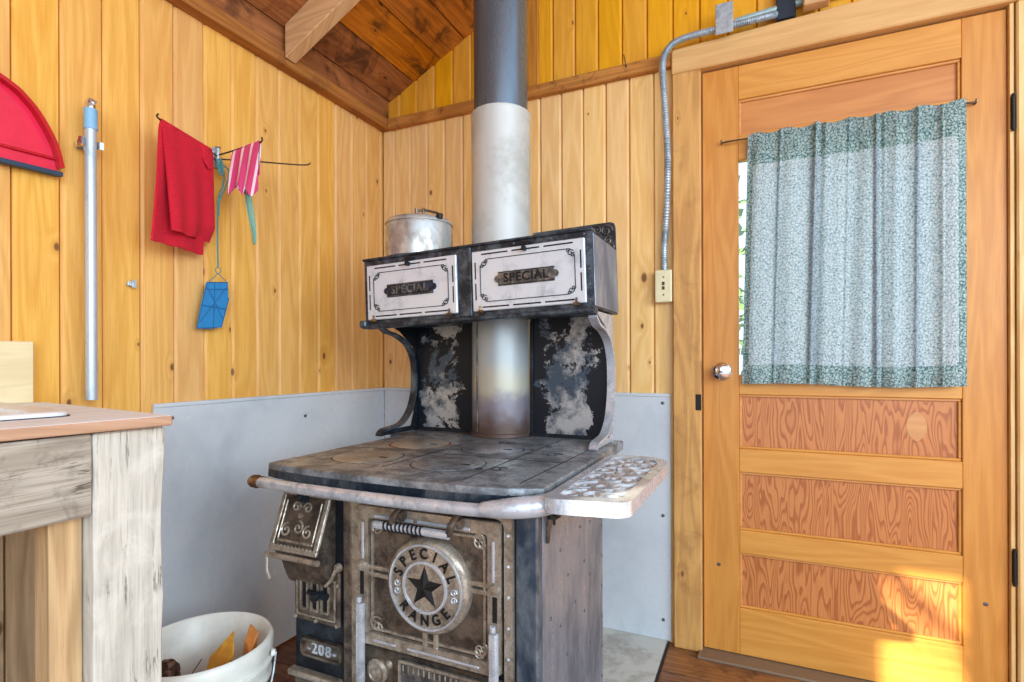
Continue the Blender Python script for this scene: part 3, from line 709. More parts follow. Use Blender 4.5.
# lower front: broiler / warming drawer
fpart('lower_panel', 'nickd', -.806, -.452, BY0-.006, BY0+.001, .15, .372, .003)
bm = bm_new(); lathe(bm, [(.026, 0), (.027, -.008), (.020, -.012), (.018, -.009), (.010, -.009), (.008, -.016), (0, -.018)], (-.757, BY0-.006, .325), 'Y', 24); obj('rosette', bm, M['nickel'], S, smooth=True)
bm = bm_new(); box(bm, -.70, -.50, BY0-.013, BY0-.006, .30, .365, .003); cp = obj('lower_nameplate', bm, 'plate', S)
bm = bm_new(); ring(bm, (-.70, -.50, .30, .365), (-.694, -.506, .306, .359), BY0-.016, BY0-.013, .004); 
for k in range(14): box(bm, -.690+.013*k, -.686+.013*k, BY0-.0155, BY0-.013, .342, .356, .0008)
obj('border', bm, 'nickel', cp)
bm = bm_new(); lathe(bm, [(.008, 0), (.009, -.004), (.002, -.009)], (-.728, BY0-.006, .345), 'Y', 12); obj('knob', bm, 'nickel', S, smooth=True)
# ---- firebox side: sloping ornamented feed door
hx0, hx1 = -1.020, -.884
t0y, t0z, b0y, b0z = BY0-.010, .694, .902, .572
bm = bm_new()
side = [(BY0+.001, .70), (t0y, .694), (b0y, b0z), (b0y+.006, b0z-.012)]+[(b0y+.015+(BY0-b0y-.015)*k/6, b0z-.012-.085*math.sin(pi/2*k/6)) for k in range(1, 7)]
prism(bm, yz(side, hx0), (hx1-hx0, 0, 0), .002); hop = obj('feed_hopper', bm, M['nickd'], S)
Vs = Vector((0, b0y-t0y, b0z-t0z)); Ls = Vs.length; Vs.normalize(); Nn = Vector((0, Vs.z, -Vs.y)).normalized()
if Nn.y > 0: Nn = -Nn
HM = Matrix.Translation((0, t0y, t0z)) @ Matrix(((1, 0, 0, 0), (0, -Vs.y, Nn.y, 0), (0, -Vs.z, Nn.z, 0), (0, 0, 0, 1)))  # local: x=X, y=up slope, z=out
def hloc(p): return HM @ Vector(p)
bm = bm_new(); box(bm, hx0-.004, hx1+.004, -Ls-.004, .002, .0005, .007, .002, M4=HM); fd = obj('feed_door', bm, M['nickd'], S)
bm = bm_new()
for a in ((hx0-.004, hx1+.004, -.010, .002), (hx0-.004, hx1+.004, -Ls-.004, -Ls+.008), (hx0-.004, hx0+.008, -Ls+.008, -.010), (hx1-.008, hx1+.004, -Ls+.008, -.010), (hx0+.014, hx1-.014, -Ls+.016, -Ls+.022), (hx0+.014, hx0+.018, -Ls+.022, -.02), (hx1-.018, hx1-.014, -Ls+.022, -.02)):
    box(bm, a[0], a[1], a[2], a[3], .007, .011, .0015, M4=HM)
obj('door_border', bm, 'nickel', fd)
bm = bm_new(); cxm = (hx0+hx1)/2
for (dx, dy, r, a0, tn) in ((-.020, -.035, .013, 0, 1.3), (.014, -.035, .013, pi, -1.3), (-.034, -.088, .016, pi/2, 1.3), (0.0, -.080, .015, pi/2, -1.3), (.030, -.088, .015, pi/2, 1.3), (-.003, -.055, .006, 0, 1)):
    pts = scroll((cxm+dx, dy, .009), r, a0, tn, (1, 0, 0), (0, 1, 0), 14); tube(bm, [hloc(p) for p in pts], .0026, 6)
for k in range(12): tube(bm, [hloc((hx0+.012+.011*k, -Ls+.006, .011)), hloc((hx0+.012+.011*k, -Ls+.010, .013))], .0028, 6)
obj('scrollwork', bm, 'nickel', fd, smooth=True)
bm = bm_new(); tube(bm, [hloc((cxm-.014, -.014, .016)), hloc((cxm+.010, -.016, .018))], [.010, .009], 12); lathe(bm, [(.001, -.010), (.011, -.004), (.011, .006), (.001, .010)], hloc((cxm-.004, -.012, .02)), 'X', 12)
obj('feed_knob', bm, M['ironblk'], fd, smooth=True)
bm = bm_new(); tube(bm, [(hx0-.010, b0y-.012, b0z-.012), (hx1+.012, b0y-.012, b0z-.012)], .0065, 10)
tube(bm, [(hx0-.006, b0y-.012, b0z-.012), (hx0+.000, b0y-.018, b0z-.045), (hx0+.012, b0y-.02, b0z-.065)], [.004, .0035, .005], 8)
obj('hinge_rod', bm, 'nickel', S, smooth=True)
bm = bm_new(); ribbon(bm, smooth_path([(hx1+.014, BY0-.016, .53), (hx1+.004, BY0-.020, .505), (hx1-.012, BY0-.022, .490)], 4), (0, .003, 0), .003); lathe(bm, [(.011, 0), (.009, -.008), (.002, -.010)], (hx1+.016, BY0-.008, .532), 'Y', 14); obj('damper_lever', bm, 'nickel', S, smooth=True)
# draft door
gx0, gx1, gz0, gz1 = -1.004, -.866, .392, .500
bm = bm_new(); box(bm, gx0, gx1, BY0-.010, BY0+.001, gz0, gz1+.02, .004); dd = obj('draft_door', bm, 'nickd', S)
bm = bm_new(); ring(bm, (gx0+.010, gx1-.010, gz0+.014, gz1), (gx0+.0135, gx1-.0135, gz0+.0175, gz1-.003), BY0-.013, BY0-.010, .004)
for k, x in enumerate((gx0+.022, gx0+.054, gx0+.086)):
    ring(bm, (x, x+.024, gz0+.028, gz1-.006), (x+.004, x+.020, gz0+.032, gz1-.010), BY0-.014, BY0-.010, .003)
for x, z in ((gx0+.006, gz0+.007), (gx1-.006, gz0+.007), ((gx0+gx1)/2, gz0+.007), (gx1-.005, gz1-.01)): lathe(bm, [(.005, 0), (.004, -.004), (.001, -.005)], (x, BY0-.010, z), 'Y', 10)
obj('door_grille', bm, 'nickel', dd, smooth=True)
bm = bm_new()
for x in (gx0+.028, gx0+.060, gx0+.092): box(bm, x, x+.012, BY0-.0112, BY0-.0100, gz0+.034, gz1-.012)
parts('slot', bm, 'void', dd)
bm = bm_new(); tube(bm, [(-.945, BY0-.024, .470), (-.890, BY0-.024, .466)], [.006, .009], 12); lathe(bm, [(.006, 0), (.006, -.02), (.010, -.026), (.009, -.034), (0, -.036)], (-.912, BY0-.01, .468), 'Y', 14); obj('draft_knob', bm, 'ironblk', dd, smooth=True)
# 208 plate
px0, px1, pz0, pz1 = -.985, -.862, .309, .352
bm = bm_new(); ring(bm, (px0, px1, pz0, pz1), (px0+.006, px1-.006, pz0+.006, pz1-.006), BY0-.010, BY0, .012); box(bm, px0+.004, px1-.004, BY0-.004, BY0+.0005, pz0+.004, pz1-.004, .001)
np_ = obj('number_plate', bm, 'nickd', S, smooth=True)
bm = bm_new(); text_bm(bm, '-208-', .036, FRONT((px0+px1)/2, BY0-.0055, (pz0+pz1)/2), .0015, 1.15); parts('numeral', bm, 'nickb', np_)
fpart('lower_moulding', 'nickel', -1.015, -.862, BY0-.022, BY0+.001, .262, .276, .004, seg=2)
fpart('ash_door', 'nickd', -1.005, -.866, BY0-.010, BY0+.001, .15, .258, .004)
# ---- cooktop
TZ = .76
out = [(-1.066, .930), (-1.02, .918), (-.95, .910), (-.86, .904), (-.76, .901), (-.66, .901), (-.57, .904), (-.49, .910), (-.43, .922), (-.385, .940), (-.368, .955), (-.366, 1.2), (-.366, 1.36), (-.372, 1.62), (-1.115, 1.62), (-1.115, 1.46), (-1.066, 1.40)]
bm = bm_new(); prism(bm, [(x, y, .731) for x, y in out], (0, 0, TZ-.731), .004, seg=2); ct = obj('cooktop', bm, 'topm', S, smooth=True)
bm = bm_new()   # dark rim face along the front
n = 11
front = out[:11]
for (a, b) in zip(front, front[1:]):
    q = [bm.verts.new(p) for p in ((a[0], a[1]-.0015, .727), (b[0], b[1]-.0015, .727), (b[0], b[1]+.001, .7575), (a[0], a[1]+.001, .7575))]; bm.faces.new(q)
bmesh.ops.solidify(bm, geom=bm.faces[:], thickness=.003)
obj('front_rim', bm, 'strip', ct)
lids = [(-.895, 1.085, .088, 0), (-.895, 1.315, .086, 1), (-.66, 1.085, .088, 2), (-.66, 1.315, .086, 2)]
for x, y, r, k in lids:
    bm = bm_new(); lathe(bm, [(r-.002, -.004), (r-.002, .0012), (r-.004, .002), (0, .002)], (x, y, TZ), 'Z', 48, cap=False); l = obj('stove_lid', bm, 'lid' if k < 2 else 'topm', S, smooth=True)
    bm = bm_new(); lathe(bm, [(r+.004 if k == 1 else r+.001, .0004), (r-.0025, .0004)], (x, y, TZ), 'Z', 48, cap=False); obj('lid_gap', bm, 'rustring' if k == 1 else 'void', l)
    bm = bm_new(); box(bm, x+r*.4, x+r*.4+.022, y-.005, y+.005, TZ+.0021, TZ+.0026, .0001); obj('lifter_slot', bm, 'void', l)
bm = bm_new()
for (a, b) in (((-.545, .955), (-.545, 1.56)), ((-.425, .965), (-.412, 1.56)), ((-.78, .99), (-.78, 1.42)), ((-.545, 1.2), (-.425, 1.2)), ((-1.01, 1.2), (-.545, 1.2))):
    dx, dy = b[0]-a[0], b[1]-a[1]; L = math.hypot(dx, dy); nx2, ny2 = -dy/L*.0013, dx/L*.0013
    prism(bm, [(a[0]+nx2, a[1]+ny2, TZ+.0002), (b[0]+nx2, b[1]+ny2, TZ+.0002), (b[0]-nx2, b[1]-ny2, TZ+.0002), (a[0]-nx2, a[1]-ny2, TZ+.0002)], (0, 0, .0004))
parts('plate_seam', bm, 'void', ct)
bm = bm_new(); rnd = random.Random(5)
for k in range(10):
    x = rnd.uniform(-.74, -.46); y = rnd.uniform(1.0, 1.45); tube(bm, scroll((x, y, TZ+.0008), rnd.uniform(.012, .026), rnd.random()*6, 1.1, (1, 0, 0), (0, 1, 0), 14), .0012, 5)
parts('cast_scroll', bm, 'iron', ct, smooth=True)
# towel rail
RZ = .722
rail = smooth_path([(-1.050, .892, RZ), (-.98, .884, RZ), (-.88, .879, RZ), (-.78, .876, RZ), (-.68, .876, RZ), (-.58, .879, RZ), (-.49, .886, RZ), (-.43, .896, RZ), (-.392, .912, RZ)], 5)
bm = bm_new(); tube(bm, rail, .0125, 16); rl = obj('front_rail', bm, 'nickb', S, smooth=True)
bm = bm_new(); lathe(bm, [(.001, -.022), (.012, -.017), (.015, -.009), (.012, -.003), (.016, .002), (.014, .008), (.0127, .03)], (-1.062, .893, RZ), 'X', 16); obj('rail_finial', bm, 'brassy', rl, smooth=True)
bm = bm_new(); tube(bm, smooth_path([(-.47, .888, .724), (-.43, .893, .728), (-.39, .904, .732), (-.362, .925, .734), (-.352, .955, .734)], 5), [.013+.007*sin(pi*.5*min(1, i/10)) for i in range(21)], 14); obj('rail_end_bracket', bm, 'nickb', rl, smooth=True)
bm = bm_new(); tube(bm, [(-.985, .884, RZ), (-.985, .955, RZ)], .008, 8); obj('rail_bracket', bm, 'nickd', rl)
# ---- side shelf (pierced nickel)
def rpoly(pts, r, n=5):
    out = []; N = len(pts)
    for i in range(N):
        p = Vector(pts[i]); a = (Vector(pts[i-1])-p).normalized(); b = (Vector(pts[(i+1) % N])-p).normalized()
        for k in range(n+1):
            t = k/n; A = p+a*r; B = p+b*r; out.append((A*(1-t)**2+p*2*t*(1-t)+B*t*t))
    return out
so = rpoly([(-.352, .888), (-.200, .915), (-.196, 1.33), (-.225, 1.385), (-.352, 1.385)], .03)
si = [Vector((-.276, 1.13))+(Vector((p.x, p.y))-Vector((-.276, 1.13)))*.0 for p in so]
cxs = Vector((-.277, 1.135)); si = [Vector((cxs.x+(p.x-cxs.x)*.74, cxs.y+(p.y-cxs.y)*.88)) for p in so]
bm = bm_new(); N = len(so); z0, z1 = .742, .757
v = [[bm.verts.new((p.x, p.y, z)) for p in Q] for Q, z in ((so, z0-.012), (so, z1), (si, z1), (si, z0))]
for a, b in ((0, 1), (1, 2), (2, 3), (3, 0)):
    for k in range(N): bm.faces.new((v[a][k], v[a][(k+1) % N], v[b][(k+1) % N], v[b][k]))
sh = obj('side_shelf', bm, 'nickb', S, smooth=True)
bm = bm_new()
rows = 6
for j in range(rows):
    y = .955+(1.345-.955)*j/(rows-1)
    for i, x in enumerate((-.315, -.275, -.237)):
        sgn = 1 if (i+j) % 2 else -1
        p = scroll((x, y, .750), .030, sgn*.8+j, 1.2*sgn, (1, 0, 0), (0, 1.15, 0), 16, .15); tube(bm, p, [.0075-.004*k/16 for k in range(17)], 6)
    if j < rows-1:
        p = smooth_path([(-.338, y, .750), (-.30, y+.045, .750), (-.26, y+.02, .750), (-.215, y+.06, .750)], 5); tube(bm, p, .0062, 6)
obj('filigree', bm, 'filigree', sh, smooth=True)
bm = bm_new(); tube(bm, smooth_path([(-.383, 1.00, .64), (-.370, 1.0, .70), (-.33, 1.0, .725), (-.25, 1.0, .733)], 5), .006, 8)
tube(bm, smooth_path([(-.383, 1.30, .64), (-.370, 1.3, .70), (-.33, 1.3, .725), (-.25, 1.3, .733)], 5), .006, 8); obj('shelf_support', bm, 'nickd', sh, smooth=True)
bm = bm_new(); tube(bm, [(-.374, .97, .712), (-.340, .955, .712)], .007, 10); lathe(bm, [(.006, 0), (.011, .001), (.011, .010), (.003, .011)], (-.356, .962, .700), 'Z', 8); tube(bm, [(-.352, .96, .69), (-.352, .96, .725)], .003, 8)
obj('wing_bolt', bm, 'black', sh)
# ---- splash back, brackets
for x0, x1 in ((-1.112, -.866), (-.664, -.402)):
    bm = bm_new(); box(bm, x0, x1, 1.595, 1.603, TZ+.001, 1.135, .001)
    sb = obj('splashback', bm, 'splash', S)
    bm = bm_new(); e_ = .010
    for a in ((x0, x0+e_, TZ+.001, 1.13), (x1-e_, x1, TZ+.001, 1.13), (x0+e_, x1-e_, TZ+.001, TZ+.012)): box(bm, a[0], a[1], 1.588, 1.5945, a[2], a[3], .001)
    obj('beading', bm, 'ironblk', sb)
brk = [(1.385, .764), (1.40, .778), (1.44, .783), (1.50, .792), (1.548, .83), (1.572, .88), (1.580, .93), (1.575, 1.0), (1.54, 1.055), (1.48, 1.085), (1.42, 1.098), (1.385, 1.118)]
for x in (-1.100, -.398):
    bm = bm_new(); ribbon(bm, smooth_path([(x, y, z) for y, z in brk], 5), (.012, 0, 0), .004)
    bk = obj('shelf_bracket', bm, 'nickb' if x > -.5 else 'iron', S, smooth=True)
    bm = bm_new(); box(bm, x-.003, x+.003, 1.39, 1.592, TZ+.0015, .778, .001)
    prism(bm, yz([(1.56, .778), (1.592, .778), (1.592, .86)], x-.003), (.006, 0, 0)); prism(bm, yz([(1.50, 1.10), (1.592, 1.04), (1.592, 1.135), (1.40, 1.135)], x-.003), (.006, 0, 0))
    parts('bracket_web', bm, 'nickb' if x > -.5 else 'ironblk', bk)
# ---- warming closet (slightly out of level)
ROLL = Matrix.Translation((-.757, 0, 1.22)) @ Matrix.Rotation(-radians(1.8), 4, 'Y') @ Matrix.Translation((.757, 0, -1.22))
def robj(name, bm, m, par, **kw):
    bmesh.ops.transform(bm, matrix=ROLL, verts=bm.verts); return obj(name, bm, m, par, **kw)
cx0, cx1, cy0, cy1, cz0, cz1 = -1.128, -.389, 1.355, 1.615, 1.128, 1.326
pcx, pcy, pr_ = -.765, 1.59, .095
bm = bm_new()
notch = [(pcx+(pr_+.012)*cos(a), pcy+(pr_+.012)*sin(a)) for a in [radians(14-208*k/20) for k in range(21)]]
notch = [p for p in notch if p[1] <= cy1]
prism(bm, [(x, y, cz0) for x, y in [(cx0, cy0), (cx1, cy0), (cx1, cy1)]+[(notch[0][0], cy1)]+notch+[(notch[-1][0], cy1), (cx0, cy1)]], (0, 0, cz1-cz0), 0)
wc = robj('warming_closet', bm, 'iron', S)
bm = bm_new(); box(bm, cx1+.0003, cx1+.003, cy0+.006, cy1-.002, cz0+.004, cz1-.004, .001); robj('end_panel', bm, 'side', wc)
bm = bm_new(); box(bm, cx0-.010, cx1+.004, cy0-.012, cy0+.03, cz0-.014, cz0-.001, .004, seg=2); box(bm, cx0-.004, cx1+.004, cy0-.006, cy0+.02, cz1+.0005, cz1+.008, .002)
box(bm, cx0-.014, cx0+.012, cy0-.018, cy0-.0, cz0-.010, cz0+.012, .004)
robj('closet_edging', bm, 'iron', wc)
fpm = bm_new(); box(fpm, -.782, -.744, cy0-.006, cy0-.0003, cz0, cz1, .002); robj('closet_divider', fpm, 'iron', wc)
bm = bm_new()
for x in (cx0+.06, cx0+.17, cx0+.28, -.72, -.61, -.5, cx1-.02): lathe(bm, [(.0035, 0), (.003, -.002), (.001, -.003)], (x, cy0, cz1-.006), 'Y', 8)
for z in (.02, .06, .1, .14, .175): lathe(bm, [(.0035, 0), (.003, -.002), (.001, -.003)], (cx1-.009, cy0, cz0+z), 'Y', 8)
parts('rivet', bm, 'bolt', wc, f=robj, smooth=True)
for x0, x1, pm in ((-1.112, -.790, 'plateb'), (-.738, -.406, 'plate')):
    z0, z1 = cz0+.012, cz1-.017; Yf = cy0-.010
    bm = bm_new(); box(bm, x0, x1, Yf, cy0-.0005, z0, z1, .002)
    wd = robj('warming_door', bm, 'white_nick', S)
    bm = bm_new()   # pierced slots round the edge
    for k in range(3):
        L = (x1-x0-.05)/3; xx = x0+.025+L*k
        for zz in (z0+.010, z1-.010): box(bm, xx+.006, xx+L-.006, Yf-.0006, Yf-.0001, zz-.002, zz+.002)
    for k in range(2):
        L = (z1-z0-.05)/2; zz = z0+.025+L*k
        for xx in (x0+.011, x1-.011): box(bm, xx-.002, xx+.002, Yf-.0006, Yf-.0001, zz+.006, zz+L-.006)
    parts('slot', bm, 'ironblk', wd, f=robj)
    bm = bm_new(); ix0, ix1, iz0, iz1 = x0+.026, x1-.026, z0+.024, z1-.024
    for a in ((ix0+.018, ix1-.018, iz0, iz0+.002), (ix0+.018, ix1-.018, iz1-.002, iz1), (ix0, ix0+.002, iz0+.018, iz1-.018), (ix1-.002, ix1, iz0+.018, iz1-.018)): box(bm, a[0], a[1], Yf-.002, Yf-.0001, a[2], a[3], .0004)
    for sx_, sz, X_, Z_ in ((1, 1, ix0, iz0), (-1, 1, ix1, iz0), (1, -1, ix0, iz1), (-1, -1, ix1, iz1)):
        for (dx, dz, r) in ((.012, .012, .009), (.006, .018, .006), (.018, .006, .006)):
            tube(bm, scroll((X_+sx_*dx, Yf-.001, Z_+sz*dz), r, .5, 1.2*sx_*sz, (1, 0, 0), (0, 0, 1), 12), .0013, 5)
    robj('inlay_line', bm, 'ironblk', wd, smooth=True)
    cxd, czd = (x0+x1)/2, (z0+z1)/2
    bm = bm_new(); hw, hh = .091, .0195
    P = [(-hw+.008, -hh), (hw-.008, -hh), (hw-.008, -.010), (hw, -.008), (hw+.004, 0), (hw, .008), (hw-.008, .010), (hw-.008, hh), (-hw+.008, hh), (-hw+.008, .010), (-hw, .008), (-hw-.004, 0), (-hw, -.008), (-hw+.008, -.010)]
    prism(bm, xz([(cxd+a, czd+b) for a, b in P], Yf-.004), (0, .0038, 0), .001)
    robj('nameplate', bm, pm, wd)
    bm = bm_new(); text_bm(bm, 'SPECIAL', .0335, FRONT(cxd, Yf-.0048, czd) @ Matrix.Scale(1.0, 4, (1, 0, 0)), .0012, 1.12)
    for a in ((-hw+.010, hw-.010, hh-.003, hh-.0015), (-hw+.010, hw-.010, -hh+.0015, -hh+.003)): box(bm, cxd+a[0], cxd+a[1], Yf-.0055, Yf-.004, czd+a[2], czd+a[3])
    parts('letter', bm, 'plate' if pm == 'plateb' else 'black', wd, f=robj)
    bm = bm_new(); box(bm, cxd-.004, cxd+.004, Yf-.012, Yf-.001, z1-.016, z1-.004, .001); box(bm, cxd-.012, cxd+.012, Yf-.006, cy0-.0005, z1+.001, z1+.010, .001); lathe(bm, [(.001, -.005), (.007, -.003), (.007, .003), (.001, .005)], (cxd, Yf-.014, z1-.010), 'X', 12)
    robj('latch', bm, 'black', wd, smooth=True)
    for xx in (x0+.025, x1-.025):
        bm = bm_new(); tube(bm, [(xx-.008, Yf-.003, z0-.002), (xx+.008, Yf-.003, z0-.002)], .0045, 10); tube(bm, [(xx, Yf-.003, z0-.002), (xx, Yf-.003, z0+.014)], .003, 8); robj('hinge', bm, 'brassy', wd, smooth=True)
# back guard above closet
bm = bm_new(); gp = rpoly([(-.664, cz1-.10), (-.385, cz1-.10), (-.385, 1.412), (-.664, 1.412)], .001, 1)
P = [(-1.05, cz1+.0), (-.872, cz1+.0), (-.872, 1.404), (-1.03, 1.404), (-1.05, 1.38)]
prism(bm, xz(P, 1.617), (0, .006, 0), .001)
P = [(-.658, cz1-.19), (-.388, cz1-.19), (-.388, 1.395), (-.392, 1.407), (-.404, 1.412), (-.658, 1.412)]
prism(bm, xz(P, 1.617), (0, .006, 0), .001)
parts('back_guard', bm, 'iron', S, f=robj)
bm = bm_new()
for x, z, r, a, tn in ((-.415, 1.385, .020, 0, 1.3), (-.445, 1.39, .015, 2, -1.3), (-.410, 1.355, .014, 1, 1.3), (-.470, 1.395, .011, 0, 1.3), (-.40, 1.335, .010, 3, -1.2)):
    tube(bm, scroll((x, 1.613, z), r, a, tn, (1, 0, 0), (0, 0, 1), 14), .0028, 6)
box(bm, -.65, -.49, 1.612, 1.6165, 1.372, 1.378, .001)
robj('guard_scrollwork', bm, M['nickd'], S, smooth=True)

# ================================================================ STOVEPIPE
t = thing('stovepipe', 'tall round stovepipe, pale below and blued steel above, rising behind the stove', 'stovepipe', (pcx, pcy, TZ))
bm = bm_new(); lathe(bm, [(.100, .0015), (.100, .012), (.096, .014), (.0955, .56)], (pcx, pcy, TZ), 'Z', 48, cap=False); lp = obj('lower_section', bm, M['pipelow'], t, smooth=True)
bm = bm_new(); box(bm, pcx-.045, pcx-.041, pcy-.0900, pcy-.084, TZ+.015, 1.31, .001); obj('seam', bm, 'nickd', lp)
bm = bm_new(); lathe(bm, [(.0957, 1.30), (.0957, 1.785), (.097, 1.79), (.097, 1.80), (.092, 1.803)], (pcx, pcy, 0), 'Z', 48, cap=False); obj('middle_section', bm, 'pipe', t, smooth=True)
bm = bm_new(); lathe(bm, [(.088, 1.79), (.088, 2.62)], (pcx, pcy, 0), 'Z', 48, cap=False)
for v in bm.verts:
    if v.co.z > 2: v.co.z = roof(v.co.x)-.002
if 1: obj('upper_section', bm, 'pipeb', t, smooth=True)

# ================================================================ KETTLE on the closet
kx, ky, kz = -1.005, 1.475, cz1+(-1.005+.757)*.0314+.0095
t = thing('stock_pot', 'dented steel lidded pot standing on top of the warming closet', 'pot', (kx, ky, kz))
bm = bm_new(); lathe(bm, [(0, 0), (.100, 0), (.107, .006), (.108, .02), (.108, .103), (.106, .111)], (kx, ky, kz), 'Z', 48); obj('pot_body', bm, 'steel', t, smooth=True)
bm = bm_new(); lathe(bm, [(.1062, .1115), (.1095, .113), (.109, .118), (.100, .128), (.075, .135), (.04, .138), (0, .139)], (kx, ky, kz), 'Z', 48); ld = obj('lid', bm, 'steel', t, smooth=True)
bm = bm_new(); tube(bm, [(kx+.03, ky-.06, kz+.144), (kx+.05, ky-.05, kz+.148), (kx+.095, ky-.04, kz+.136)], .004, 8); tube(bm, [(kx+.03, ky-.06, kz+.128), (kx+.03, ky-.06, kz+.152)], .006, 10); tube(bm, [(kx+.05, ky-.05, kz+.130), (kx+.05, ky-.05, kz+.154)], .004, 10)
obj('lid_clasp', bm, 'nickd', ld, smooth=True)
bm = bm_new(); lathe(bm, [(.001, -.012), (.010, -.010), (.011, .004), (.001, .008)], (kx+.102, ky-.04, kz+.128), 'Z', 14); obj('clasp_knob', bm, 'black', ld, smooth=True)

# ================================================================ COUNTER
t = thing('sink_counter', 'rough wood sink counter with weathered grey post and apron', 'counter', (-1.25, .2, 0))
WZ = .907
wp = [(-.931, .611), (-1.538, .700), (-1.538, -.9), (-1.118, -.9)]
bm = bm_new(); prism(bm, [(x, y, WZ-.018) for x, y in wp], (0, 0, .018), .003, seg=2)
for f in bm.faces: f.material_index = 0 if abs(f.normal.z) < .6 else 1
bmesh.ops.recalc_face_normals(bm, faces=bm.faces)
for f in bm.faces: f.normal_update(); f.material_index = 1 if f.normal.z > .6 else 0
wt = obj('worktop', bm, ['edge', 'top'], t)
bm = bm_new()
n = 24; rnd = random.Random(2)
L = []; R_ = []
for k in range(n+1):
    z = (WZ-.021)*k/n; L.append((.502+rnd.uniform(-.001, .001), z)); R_.append((.611+rnd.uniform(-.001, .001)+.0018*sin(k*.9)+(.003 if k > 21 else 0), z))
prism(bm, yz(L+R_[::-1], -1.05), (.09, 0, 0), .003); obj('post', bm, 'grayz', t)
bm = bm_new(); box(bm, -.985, -.960, -.9, .501, .757, WZ-.021, .003); obj('apron', bm, 'grayw', t)
bm = bm_new(); box(bm, -1.03, -.987, .455, .500, 0, WZ-.020, .002); obj('inner_stud', bm, 'slat', t)
bm = bm_new(); box(bm, -1.5, -.99, .50, .501, .3, .31); 
bm.free()
bm = bm_new(); ya = .60
for i, wd in enumerate((.070, .034, .056, .075, .06, .09, .07, .08, .09, .08)):
    box(bm, -1.500, -1.480, .745-sum((.078, .062, .050, .075, .06, .09, .07, .08, .09, .08)[:i+1]), .745-sum((.078, .062, .050, .075, .06, .09, .07, .08, .09, .08)[:i])-.004, .02, WZ-.02, .002)
obj('back_boards', bm, 'slat', t)
# backsplash board stands on worktop against the wall
bm = bm_new(); box(bm, -1.5375, -1.518, -.2, .672, WZ+.0005, 1.048, .002); tag(obj('backsplash_board', bm, 'board'), 'pale unfinished board standing behind the sink against the left wall', 'board')
# sink
t = thing('sink', 'white enamel sink with a flat rim set in the wooden worktop', 'sink', (-1.28, .2, WZ))
bm = bm_new()
sk = rpoly([(-1.075, .530), (-1.495, .598), (-1.495, -.15), (-1.158, -.15)], .03)
si = [Vector((-1.30+(p.x+1.30)*.84, .20+(p.y-.20)*.88)) for p in sk]
rings = [[bm.verts.new((p.x, p.y, z)) for p in Q] for Q, z in ((sk, WZ+.0006), (sk, WZ+.007), ([Vector((-1.30+(p.x+1.30)*.985, .2+(p.y-.2)*.99)) for p in sk], WZ+.009), (si, WZ+.008), (si, WZ+.0015))]
for a, b in zip(rings, rings[1:]):
    for k in range(len(a)): bm.faces.new((a[k], a[(k+1) % len(a)], b[(k+1) % len(a)], b[k]))
bm.faces.new(rings[-1]); bm.faces.new(rings[0][::-1])
obj('basin', bm, 'white', t, smooth=True)
bm = bm_new(); sg = [Vector((-1.30+(p.x+1.30)*1.018, .2+(p.y-.2)*1.008)) for p in sk]
a = [bm.verts.new((p.x, p.y, WZ+.0004)) for p in sg]; b = [bm.verts.new((p.x, p.y, WZ+.0004)) for p in sk]; c_ = [bm.verts.new((p.x, p.y, WZ+.0016)) for p in sk]; d_ = [bm.verts.new((p.x, p.y, WZ+.0016)) for p in sg]
for Q, R2 in ((a, b), (b, c_), (c_, d_), (d_, a)):
    for k in range(len(a)): bm.faces.new((Q[k], Q[(k+1) % len(a)], R2[(k+1) % len(a)], R2[k]))
obj('rim_gap', bm, 'black', t)  # thin black band drawn as the dark gap line round the sink

# ================================================================ BUCKET AND FIREWOOD
bx, by = -1.158, .824
t = thing('bucket', 'white plastic five gallon bucket with wire handle on the floor', 'bucket', (bx, by, 0))
prof = [(0, .001), (.118, .001), (.124, .008), (.137, .262), (.146, .264), (.147, .272), (.139, .276), (.140, .298), (.149, .300), (.150, .308), (.142, .312), (.143, .330), (.150, .332), (.151, .352), (.147, .362), (.143, .364), (.139, .360), (.121, .012), (0, .012)]
bm = bm_new(); lathe(bm, prof, (bx, by, 0), 'Z', 56, cap=False); bmesh.ops.remove_doubles(bm, verts=bm.verts, dist=1e-5); obj('shell', bm, 'bucket', t, smooth=True, auto=50)
bm = bm_new(); ang = radians(38)
ex, ey = Vector((cos(ang), sin(ang), 0)), Vector((-sin(ang), cos(ang), 0))
hp = []
for k in range(25):
    a = pi*k/24; hp.append(Vector((bx, by, .318))+ex*cos(a)*.158+Vector((0, 0, -1))*sin(a)*.0+(-ey*.9*sin(a)*.01)+Vector((0, 0, -.25*sin(a)))+ -ey*.162*sin(a))
tube(bm, hp, .0022, 8); obj('wire_handle', bm, 'zinc', t, smooth=True)
bm = bm_new()
for s_ in (-1, 1): tube(bm, [Vector((bx, by, .318))+ex*s_*.149, Vector((bx, by, .318))+ex*s_*.157], [.010, .007], 14)
obj('handle_ear', bm, 'bucket', t, smooth=True)
def log(name, label, m, pts, vec, bev=.003):
    bm = bm_new(); prism(bm, pts, vec, bev); bmesh.ops.subdivide_edges(bm, edges=bm.edges[:], cuts=2, use_grid_fill=True)
    rnd = random.Random(len(label))
    for v in bm.verts: v.co += Vector((rnd.uniform(-1, 1), rnd.uniform(-1, 1), rnd.uniform(-1, 1)))*.0012
    return tag(obj(name, bm, m), label, 'firewood', 'split logs in the white bucket')
log('split_log', 'yellow split wood wedge leaning in the middle of the white bucket', 'split', [(bx+.058, by+.040, .385), (bx+.098, by+.006, .352), (bx+.050, by-.028, .300), (bx+.020, by+.006, .330)], (-.080, -.025, -.28))
